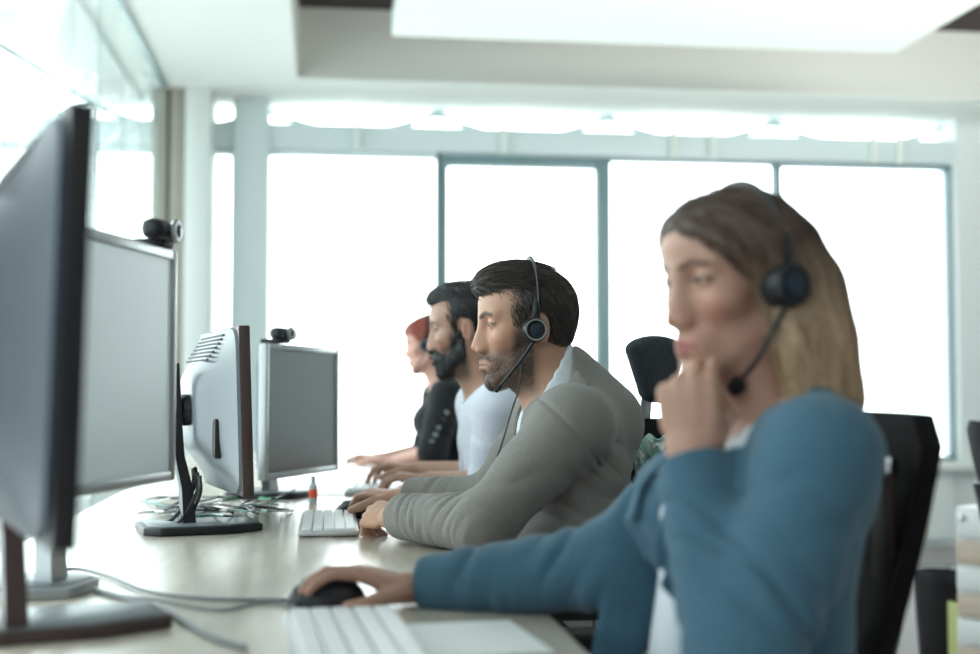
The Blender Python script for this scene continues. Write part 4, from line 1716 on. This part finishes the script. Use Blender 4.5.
    pts = ring_pts(cc, fwd, lft, .069, .064, math.radians(16), math.radians(344), 17, lambda a: nd * (-.020 * math.cos(a)) + fwd * .004)
    for p, q in zip(pts, pts[1:]):
        F.ecap(p - nd * .013, p + nd * .014, nrm(q - p), (.016, .0062), (.016, .0058), .006)
    for s in (1, -1):
        a = pts[0] if s == 1 else pts[-1]
        F.ecap(a + nd * .004, a - nd * .035 + fwd * .018 + lft * s * .004, lft, (.020, .0058), (.009, .005), .008)
    sdf_obj('shirt_collar', F, .0026, M['shirt_white'], t)
    # blazer
    F = Field()
    limbs(F, J, .016, arms=False)
    sp = nrm(J.NB - J.HP)
    sd = nrm(J.SL - J.SR)
    fr = nrm(np.cross(sp, sd))
    if fr @ A[0] < 0:
        fr = -fr
    # back of the collar rises to the nape, open V in front
    F.cap(J.NB + nd * .02 - fwd * .004, J.NB - nd * .09, .082, .096, .03)
    F.cap(X.pt((0, 0, -.02)), J.NB - nd * .012 + fwd * .002, .066, .0655, .006, 's')
    planecut(F, J.NB + nd * .014, nd + fwd * .75)
    vt = J.NB + fwd * .10 + nd * .01
    vb = J.HP + (J.NB - J.HP) * .40 + fr * .17
    F.ecap(vt, vb, sd, (.050, .12), (.008, .06), .006, 's')
    limbs(F, J, .016, torso=False, cuffL=.95, cuffR=.93)
    ax = nrm(J.WL - J.EL)
    F.post.append(wave(J.EL + (J.WL - J.EL) * .30, .080, ax + .25 * UP, .030, .0075, UP, .006))
    F.post.append(wave(J.EL + (J.WL - J.EL) * .72, .075, ax - .2 * UP, .024, .0062, UP, .006, 1))
    F.post.append(wave(J.EL, .07, nrm(J.SL - J.EL) + ax, .040, .0060, UP, .005, 2))
    F.post.append(wave(J.ER + (J.WR - J.ER) * .6, .10, nrm(J.WR - J.ER), .036, .0035, UP, .006))
    F.post.append(wave(J.SL + (J.EL - J.SL) * .55, .09, nrm(J.EL - J.SL) + .5 * VR, .050, .0035, VR, .01))
    F.post.append(wave(J.SL + (0, 0, -.10) + VR * .05, .09, UP + .6 * VR, .050, .0050, VR, .01))
    F.post.append(wave(J.HP + sp * .22, .16, UP + .25 * VR, .060, .0095, VR, .015))
    # shoulder seam groove
    seam_n = nrm(J.EL - J.SL)
    F.post.append(lambda Q: .0050 * np.exp(-(((Q - (J.SL + seam_n * .012 + VR * .0)) @ nrm(seam_n - .15 * VR)) / .004) ** 2) * (np.linalg.norm(Q - J.SL, axis=1) < .10))
    sdf_obj('blazer', F, .0032, M['blazer_grey'], t)
    FB = F
    # lapels
    F = Field()
    for s in (1, -1):
        pts = [J.NB - fwd * .068 + nd * .026, J.NB + lft * s * .086 - nd * .004 - fwd * .01, J.NB + lft * s * .090 + fwd * .060 - nd * .034, J.NB + lft * s * .070 + fwd * .112 - nd * .085, J.HP + (J.NB - J.HP) * .55 + fr * .135 + sd * s * .03]
        pts, gr = onto(FB, smooth_path(pts, 4), .003)
        for i, (p, q) in enumerate(zip(pts, pts[1:])):
            w = .022 if i < 8 else .030
            F.ecap(p, q, np.cross(nrm(q - p), gr[i]), (w, .0065), (w, .0065), .004)
    sdf_obj('lapel', F, .0035, M['blazer_grey'], t)
    legs(t, J)
    headset('black headset with a silver-ringed cup on the gray-jacketed man', X, (.0865, .1405), (.072, .045, -.112), .088, rc=.0242,
            cable_pts=[X.pt((.030, .078, -.060)), P(519, 388, 2.50), P(512, 410, 2.46), P(503, 440, 2.45), P(493, 470, 2.50), P(489, 490, 2.62)])
    return t


# ---------------------------------------------------------------- blonde woman
def woman_blue():
    J = Body()
    A = head_axes(math.radians(28), math.radians(6), math.radians(0))
    X = Xf(P(738, 286, 1.60), A, .97)
    J.NB = P(776, 402, 1.60)
    J.SL, J.EL, J.WL = P(822, 456, 1.43), P(742, 676, 1.38), P(692, 458, 1.50)
    J.SR, J.ER, J.WR = P(742, 440, 1.77), P(612, 566, 1.74), P(418, 588, 1.84)
    J.HP = PD(752, .55, 1.64)
    J.side = nrm((J.SL - J.SR) * (1, 1, 0))
    J.fwd = np.array([-1, 0, 0])
    J.front = 1
    J.kn = [J.HP + (-.40, -.10, .0), J.HP + (-.40, .10, .0), J.HP + (-.34, -.10, -.44), J.HP + (-.34, .10, -.44)]
    loc = np.array([J.HP[0], J.HP[1], 0.])
    t = thing('person', 'blonde woman in a blue blazer with her fist held under her chin', 'person', tuple(loc), 0, 'people seated along the desk')
    F = Field()
    head_prims(F, X, True)
    neck(F, X, J.NB, .043, .050)
    limbs(F, J, -.004, fem=True, sleeve=(.044, .038, .032, .023))
    m = np.array(pm_w)
    hand(F, J.WR, (m + (0, 0, .045)) - J.WR + np.array([0, 0, .010]), UP + .2 * VR, 1, .93,
         curls=[(10, 30, 22), (12, 32, 22), (14, 34, 24), (18, 36, 24)], thumb='wide')
    # fist under the chin: back of the hand towards the camera, fingers folded
    hd = nrm(X.pt((.080, .015, -.125)) - J.WL)
    hand(F, J.WL, UP * 1.0 - VR * .05 + VF * .05, -VF * .9 - VR * .25, -1, .95, curls=[(55, 85, 50), (70, 88, 50), (78, 90, 50), (82, 90, 50)], thumb='fist', k=.005)
    cf = face_color(X, (.42, .235, .17), (.48, .20, .15), (.09, .055, .04), (.45, .14, .13), None, fem=True)
    sdf_obj('body', F, .0028, M['skin'], t, cf)
    eyes(t, X, M['iris_g'], 0, (1, -.05, -.22))
    # hair: cap swept back plus long straight lengths
    F = Field()
    F.ell((-.006, 0, .038), (.098, .084, .086), .02, X=X)
    F.ell((.036, 0, .060), (.062, .068, .054), .02, X=X)
    for s in (1, -1):
        F.ecap((-.012, s * .070, .045), (-.022, s * .088, -.075), X.vec((1, 0, 0)), (.050, .022), (.046, .024), .03, X=X)
        F.ecap((-.022, s * .088, -.075), (-.020, s * .094, -.160), X.vec((1, 0, 0)), (.046, .024), (.036, .018), .02, X=X)
        F.ecap((-.055, s * .060, -.02), (-.070, s * .075, -.150), X.vec((1, 0, 0)), (.045, .040), (.036, .030), .03, X=X)
    F.ecap((-.060, 0, .0), (-.070, 0, -.150), X.vec((0, 1, 0)), (.080, .035), (.085, .028), .03, X=X)
    # face opening
    def face(Q):
        q = X.inv(Q)
        x, y, z = q[:, 0], np.abs(q[:, 1]), q[:, 2]
        ze = z + .014 * np.clip(q[:, 1] / .05, 0, 1)
        xf = np.interp(ze, [-.22, -.12, -.06, -.02, .00, .018, .036, .052, .072, .090], [.02, .018, .016, .016, .020, .030, .052, .071, .088, .108])
        xf = xf + .012 * (np.clip(.075 - y, 0, .075) / .075) * (z > .05)
        return (x - xf) * .7
    F.fn(face, k=.014)
    F.cap(X.pt((-.0, 0, -.05)), J.NB, .046 * 1, .05, .01, 's')

    def streak(Q):
        q = X.inv(Q)
        ang = np.arctan2(q[:, 1], -q[:, 0] + .0)
        low = np.clip((.08 - q[:, 2]) / .08, 0, 1)
        a = np.sin(ang * 38 + 2.5 * np.sin(q[:, 2] * 22)) * .0022 * low
        b = np.sin(ang * 90 + 14 * q[:, 2] * 10) * .0008 * low
        top = np.sin(q[:, 1] * 200 + q[:, 0] * 60) * .0008 * (1 - low)
        return (a + b + top) * X.s
    F.post.append(streak)

    def hcol(V):
        q = X.inv(V)
        v = np.clip((.035 - q[:, 2] - .35 * np.clip(q[:, 0], -.1, .1)) / .15, 0, 1) ** .8
        st = .5 + .5 * np.sin(np.arctan2(q[:, 1], -q[:, 0]) * 17 + 1.3)
        v = np.clip(v * (.45 + .75 * st), 0, 1)
        return np.stack([v, v, v], 1)
    ho = sdf_obj('hair', F, .003, M['hair_blond'], t, hcol)

    def hd(q):
        up = np.clip((q[:, 2] - .02) / .07, 0, 1)[:, None]
        o = 0 * q[:, 0]
        sg = np.sign(q[:, 1] + .004)
        sw = np.stack([-.75 + o, .8 * sg, -.45 + o], 1)
        dn = np.stack([-.10 + o, .05 * sg, -1 + o], 1)
        return sw * up + dn * (1 - up)

    def hc(q):
        v = np.clip((.045 - q[:, 2] - .30 * np.clip(q[:, 0], -.1, .1)) / .15, 0, 1)[:, None] ** .8
        return np.array((.085, .052, .038)) * (1 - v) + np.array((.44, .295, .175)) * v
    V = np.array([v.co for v in ho.data.vertices]) + np.array(t.location)
    strands('hair_strands', F, V, X, ho, None, 9000, .085, hd, .0007, .0035, 9, 5, colf=hc)
    # blouse
    F = Field()
    limbs(F, J, .008, arms=False, fem=True)
    nd = nrm(X.pt((-.01, 0, -.06)) - J.NB)
    fwd = nrm(A[0] - nd * (A[0] @ nd))
    lft = np.cross(nd, fwd)
    F.cap(J.NB - nd * .08, J.NB + fwd * .01, .062, .056, .03)
    F.cap(X.pt((0, 0, 0)), J.NB - nd * .03 + fwd * .01, .046, .050, .006, 's')
    planecut(F, J.NB + nd * .012, nd + fwd * .7)
    F.ecap(P(698, 470, 1.63), P(672, 665, 1.62), VF, (.060, .030), (.060, .030), .03)
    sdf_obj('blouse', F, .004, M['shirt_white'], t)
    F = Field()
    for s in (1, -1):
        pts = smooth_path([J.NB - fwd * .058 + nd * .006, J.NB + lft * s * .062 + nd * .0, J.NB + lft * s * .055 + fwd * .055 - nd * .03, J.NB + lft * s * .034 + fwd * .095 - nd * .085], 4)
        for p, q in zip(pts, pts[1:]):
            nn = nrm(p - (J.NB - nd * .10))
            F.ecap(p, q, np.cross(nrm(q - p), nn), (.017, .005), (.017, .005), .008)
    sdf_obj('blouse_collar', F, .0035, M['shirt_white'], t)
    # blazer
    F = Field()
    limbs(F, J, .015, fem=True, arms=False)
    sp = nrm(J.NB - J.HP)
    sd = nrm(J.SL - J.SR)
    fr = nrm(np.cross(sp, sd))
    if fr @ A[0] < 0:
        fr = -fr
    F.cap(J.NB + nd * .01 - fwd * .01, J.NB - nd * .09, .074, .092, .03)
    F.cap(X.pt((0, 0, -.02)), J.NB - nd * .02 + fwd * .004, .060, .061, .006, 's')
    planecut(F, J.NB + nd * .014, nd + fwd * .6)
    F.ecap(J.NB + fwd * .085 - nd * .02, J.HP + (J.NB - J.HP) * .12 + fr * .17, sd, (.070, .10), (.030, .085), .008, 's')
    limbs(F, J, .015, torso=False, fem=True, cuffL=.97, cuffR=.96, sleeve=(.040, .042, .038, .028))
    F.ecap(P(660, 495, 1.72), P(612, 670, 1.68), VR, (.035, .011), (.032, .011), .02)
    axr = nrm(J.WR - J.ER)
    F.post.append(wave(J.ER + (J.WR - J.ER) * .25, .10, axr + .3 * UP, .038, .0060, UP, .006))
    F.post.append(wave(J.ER + (J.WR - J.ER) * .72, .09, axr, .045, .0050, UP, .008))
    F.post.append(wave(J.SR + (J.ER - J.SR) * .6, .09, nrm(J.ER - J.SR), .045, .0060, VF, .006))
    axl = nrm(J.WL - J.EL)
    F.post.append(wave(J.EL + (J.WL - J.EL) * .45, .11, axl + .45 * VR, .048, .0070, VR, .008))
    F.post.append(wave(J.EL + (J.SL - J.EL) * .35, .11, nrm(J.SL - J.EL) + .6 * VR, .060, .0075, VR, .010))
    F.post.append(wave(J.SL + (0, 0, -.07), .07, UP - .8 * VR, .050, .0050, VR, .008))
    sdf_obj('blazer', F, .0035, M['blazer_blue'], t)
    FB = F
    F = Field()
    for s in (1, -1):
        pts = [J.NB - fwd * .060 - nd * .010, J.NB + lft * s * .080 - nd * .010, J.NB + lft * s * .092 + fwd * .040 - nd * .045, J.HP + (J.NB - J.HP) * .74 + fr * .115 + sd * s * .085, J.HP + (J.NB - J.HP) * .45 + fr * .125 + sd * s * .04]
        pts, gr = onto(FB, smooth_path(pts, 4), .003)
        for i, (p, q) in enumerate(zip(pts, pts[1:])):
            w = .024 if i < 6 else .032
            F.ecap(p, q, np.cross(nrm(q - p), gr[i]), (w, .0070), (w, .0070), .004)
    sdf_obj('lapel', F, .004, M['blazer_blue'], t)
    legs(t, J)
    headset('black headset over the blonde woman\'s hair, its microphone by her jaw', X, (.088, .127), (.052, .050, -.118), .098, foam=True, rc=.028, ring=False)
    return t


# ---------------------------------------------------------------- man in the lilac shirt
def man_lilac():
    J = Body()
    A = head_axes(math.radians(-8), math.radians(6))
    X = Xf(P(468, 331, 3.50), A, 1.0)
    J.NB = P(496, 384, 3.52)
    J.SL, J.EL, J.WL = P(502, 408, 3.33), P(492, 484, 3.38), P(430, 481, 3.58)
    J.SR, J.ER, J.WR = P(482, 405, 3.70), P(480, 474, 3.78), P(418, 470, 3.90)
    J.HP = PD(520, .55, 3.5)
    J.side = nrm((J.SL - J.SR) * (1, 1, 0))
    J.fwd = np.array([-1, 0, 0])
    J.front = 1
    J.kn = [J.HP + (-.43, -.12, .0), J.HP + (-.43, .12, .0), J.HP + (-.38, -.13, -.44), J.HP + (-.38, .13, -.44)]
    t = thing('person', 'black-haired bearded man in a pale lilac shirt, typing with both hands', 'person', (J.HP[0], J.HP[1], 0), 0, 'people seated along the desk')
    F = Field()
    head_prims(F, X)
    neck(F, X, J.NB, .056, .062)
    limbs(F, J, -.002)
    for W, s, y in ((J.WL, -1, -.1), (J.WR, 1, .1)):
        hand(F, W, -VR + VF * .35 + UP * (.10), UP + .2 * VR, s, 1.0, curls=[(22, 35, 22), (24, 36, 22), (26, 36, 24), (28, 36, 24)], thumb='rest')
    cf = face_color(X, (.40, .225, .155), (.46, .20, .14), (.02, .014, .012), (.36, .15, .12), (.014, .011, .011), .97)
    sdf_obj('body', F, .0032, M['skin'], t, cf)
    eyes(t, X, M['iris_b'], 0, (1, 0, -.35))
    F = Field()
    F.ell((-.012, 0, .046), (.100, .0795, .086), .02, X=X)
    F.ell((.025, 0, .092), (.075, .058, .042), .015, X=X)
    F.ell((.068, 0, .090), (.034, .045, .024), .012, X=X)

    def cut(Q):
        q = X.inv(Q)
        x, y, z = q[:, 0], np.abs(q[:, 1]), q[:, 2]
        zl = np.interp(x, [-.12, -.085, -.055, -.030, -.022, -.012, .008, .016, .020, .033, .037, .052, .070, .11],
                       [-.040, -.060, -.064, -.050, -.010, .030, .034, .024, -.050, -.050, .020, .060, .074, .080])
        return (zl - z) * .6
    F.fn(cut, k=.004)
    ho = sdf_obj('hair', F, .003, M['hair_black'], t)
    V = np.array([v.co for v in ho.data.vertices]) + np.array(t.location)
    strands('hair_strands', F, V, X, ho, None, 5000, .018, lambda q: np.stack([-.6 + .9 * (q[:, 2] > .09), 0 * q[:, 0], -1 + 1.6 * (q[:, 2] > .08)], 1), .0006, .004, 5, 7, base=(.016, .015, .016))
    # short full beard following the jaw
    F = Field()
    head_prims(F, X, ears=False)

    def bregion(Q):
        q = X.inv(Q)
        x, y, z = q[:, 0], np.abs(q[:, 1]), q[:, 2]
        zl = np.interp(x, [0, .02, .034, .046, .060, .078, .088, .11], [.0, -.010, -.022, -.058, -.068, -.060, -.050, -.048])
        return np.maximum((z - zl) * .7, (.006 - x) * .8)
    F.fn(bregion, k=.006)
    F.ell((.098, 0, -.0695), (.030, .022, .0085), .003, 's', X=X)
    F.post.append(lambda Q: -.0048 + 0 * Q[:, 0])
    ho = sdf_obj('beard', F, .003, M['hair_black'], t)
    V = np.array([v.co for v in ho.data.vertices]) + np.array(t.location)
    F.post = []
    strands('beard_strands', F, V, X, ho, None, 4500, .008, lambda q: np.stack([.3 + 0 * q[:, 0], 0 * q[:, 0], -1 + 0 * q[:, 0]], 1), .0006, .006, 5, 8, base=(.016, .014, .014), rise=.003)
    F = Field()
    limbs(F, J, .012, arms=False)
    nd = nrm(X.pt((-.01, 0, -.06)) - J.NB)
    fwd = nrm(A[0] - nd * (A[0] @ nd))
    lft = np.cross(nd, fwd)
    F.cap(J.NB - nd * .08, J.NB + fwd * .01, .075, .068, .03)
    F.cap(X.pt((0, 0, 0)), J.NB - nd * .02 + fwd * .004, .056, .058, .006, 's')
    planecut(F, J.NB + nd * .020, nd + fwd * .5)
    limbs(F, J, .012, torso=False, cuffL=.10, cuffR=.10, sleeve=(.052, .048, .044, .034))
    F.post.append(wave(J.EL + (J.SL - J.EL) * .4, .12, UP + .5 * VR, .055, .0045, VR, .01))
    F.post.append(wave(J.HP + (J.NB - J.HP) * .5, .16, VR + .5 * UP, .060, .0045, UP, .012))
    sdf_obj('shirt', F, .0038, M['shirt_lilac'], t)
    F = Field()
    cc = J.NB + nd * .016
    pts = ring_pts(cc, fwd, lft, .070, .066, math.radians(16), math.radians(344), 17, lambda a: nd * (-.020 * math.cos(a)) + fwd * .004)
    for p, q in zip(pts, pts[1:]):
        F.ecap(p - nd * .013, p + nd * .014, nrm(q - p), (.016, .0062), (.016, .0058), .006)
    for s in (1, -1):
        a = pts[0] if s == 1 else pts[-1]
        F.ecap(a + nd * .004, a - nd * .040 + fwd * .020 + lft * s * .006, lft, (.022, .006), (.010, .005), .008)
    sdf_obj('shirt_collar', F, .0035, M['shirt_lilac'], t)
    legs(t, J)
    return t


# ---------------------------------------------------------------- red-haired woman
def woman_red():
    J = Body()
    A = head_axes(math.radians(-4), math.radians(8))
    X = Xf(P(429, 345, 5.25), A, .93)
    J.NB = P(446, 380, 5.27)
    J.SL, J.EL, J.WL = P(447, 396, 5.10), P(432, 452, 5.02), P(392, 461, 5.16)
    J.SR, J.ER, J.WR = P(439, 396, 5.44), P(425, 450, 5.48), P(380, 458, 5.40)
    J.HP = PD(459, .55, 5.28)
    J.side = nrm((J.SL - J.SR) * (1, 1, 0))
    J.fwd = np.array([-1, 0, 0])
    J.front = 1
    J.kn = [J.HP + (-.40, -.10, .0), J.HP + (-.40, .10, .0), J.HP + (-.34, -.10, -.44), J.HP + (-.34, .10, -.44)]
    t = thing('person', 'red-haired woman in a black jacket, farthest along the desk', 'person', (J.HP[0], J.HP[1], 0), 0, 'people seated along the desk')
    F = Field()
    head_prims(F, X, True)
    neck(F, X, J.NB, .042, .048)
    limbs(F, J, -.004, fem=True, sleeve=(.046, .040, .034, .025))
    for W, s in ((J.WL, -1), (J.WR, 1)):
        hand(F, W, -VR + VF * .15 + UP * .05, UP + .2 * VR, s, .95, curls=[(18, 30, 20), (20, 32, 20), (22, 32, 22), (24, 34, 22)], thumb='rest')
    cf = face_color(X, (.60, .34, .27), (.62, .26, .20), (.20, .08, .05), (.55, .18, .15), None, fem=True)
    sdf_obj('body', F, .004, M['skin'], t, cf)
    eyes(t, X, M['iris_b'], 0, (1, 0, -.3))
    F = Field()
    F.ell((-.008, 0, .040), (.103, .086, .092), .02, X=X)
    F.ell((.045, 0, .060), (.058, .066, .050), .02, X=X)
    F.ell((-.050, 0, -.01), (.055, .074, .068), .02, X=X)

    def face(Q):
        q = X.inv(Q)
        x, y, z = q[:, 0], np.abs(q[:, 1]), q[:, 2]
        xf = np.interp(z, [-.12, -.06, -.02, .00, .03, .048, .058, .13], [-.03, .0, .020, .030, .045, .062, .110, .16])
        return (x - xf) * .7
    F.fn(face, k=.006)
    F.fn(lambda Q: (-.072 - X.inv(Q)[:, 2]) * .9, k=.01)
    F.post.append(lambda Q: .0016 * np.sin(X.inv(Q)[:, 1] * 260 + X.inv(Q)[:, 0] * 80))
    sdf_obj('hair', F, .0038, M['hair_red'], t)
    F = Field()
    limbs(F, J, .014, fem=True, arms=False)
    nd = nrm(X.pt((-.01, 0, -.06)) - J.NB)
    fwd = nrm(A[0] - nd * (A[0] @ nd))
    F.cap(J.NB + nd * .0 - fwd * .01, J.NB - nd * .09, .066, .085, .03)
    F.cap(X.pt((0, 0, -.02)), J.NB - nd * .03 + fwd * .004, .052, .054, .006, 's')
    planecut(F, J.NB + nd * .008, nd + fwd * .6)
    limbs(F, J, .014, torso=False, fem=True, cuffL=.10, cuffR=.10, sleeve=(.048, .044, .040, .032))
    F.post.append(wave(J.EL + (J.SL - J.EL) * .4, .12, UP + .5 * VR, .055, .005, VR, .01))
    jk = sdf_obj('jacket', F, .0045, M['blazer_black'], t)
    # pale buttons down the sleeve
    for k in range(5):
        p = J.SL + (J.EL - J.SL) * (.30 + .13 * k) - VF * .062 + VR * (.016 - .006 * k)
        obj('button', lathe(new(), [(.008, -.003), (.010, 0), (.008, .004), (0, .005)], p - np.array(t.location), -VF, 14), M['silver'], jk)
    legs(t, J)
    headset('dark headset on the red-haired woman at the far end', X, (.092, .138), (.066, .050, -.100), .096)
    return t


man_grey()
woman_blue()
man_lilac()
woman_red()
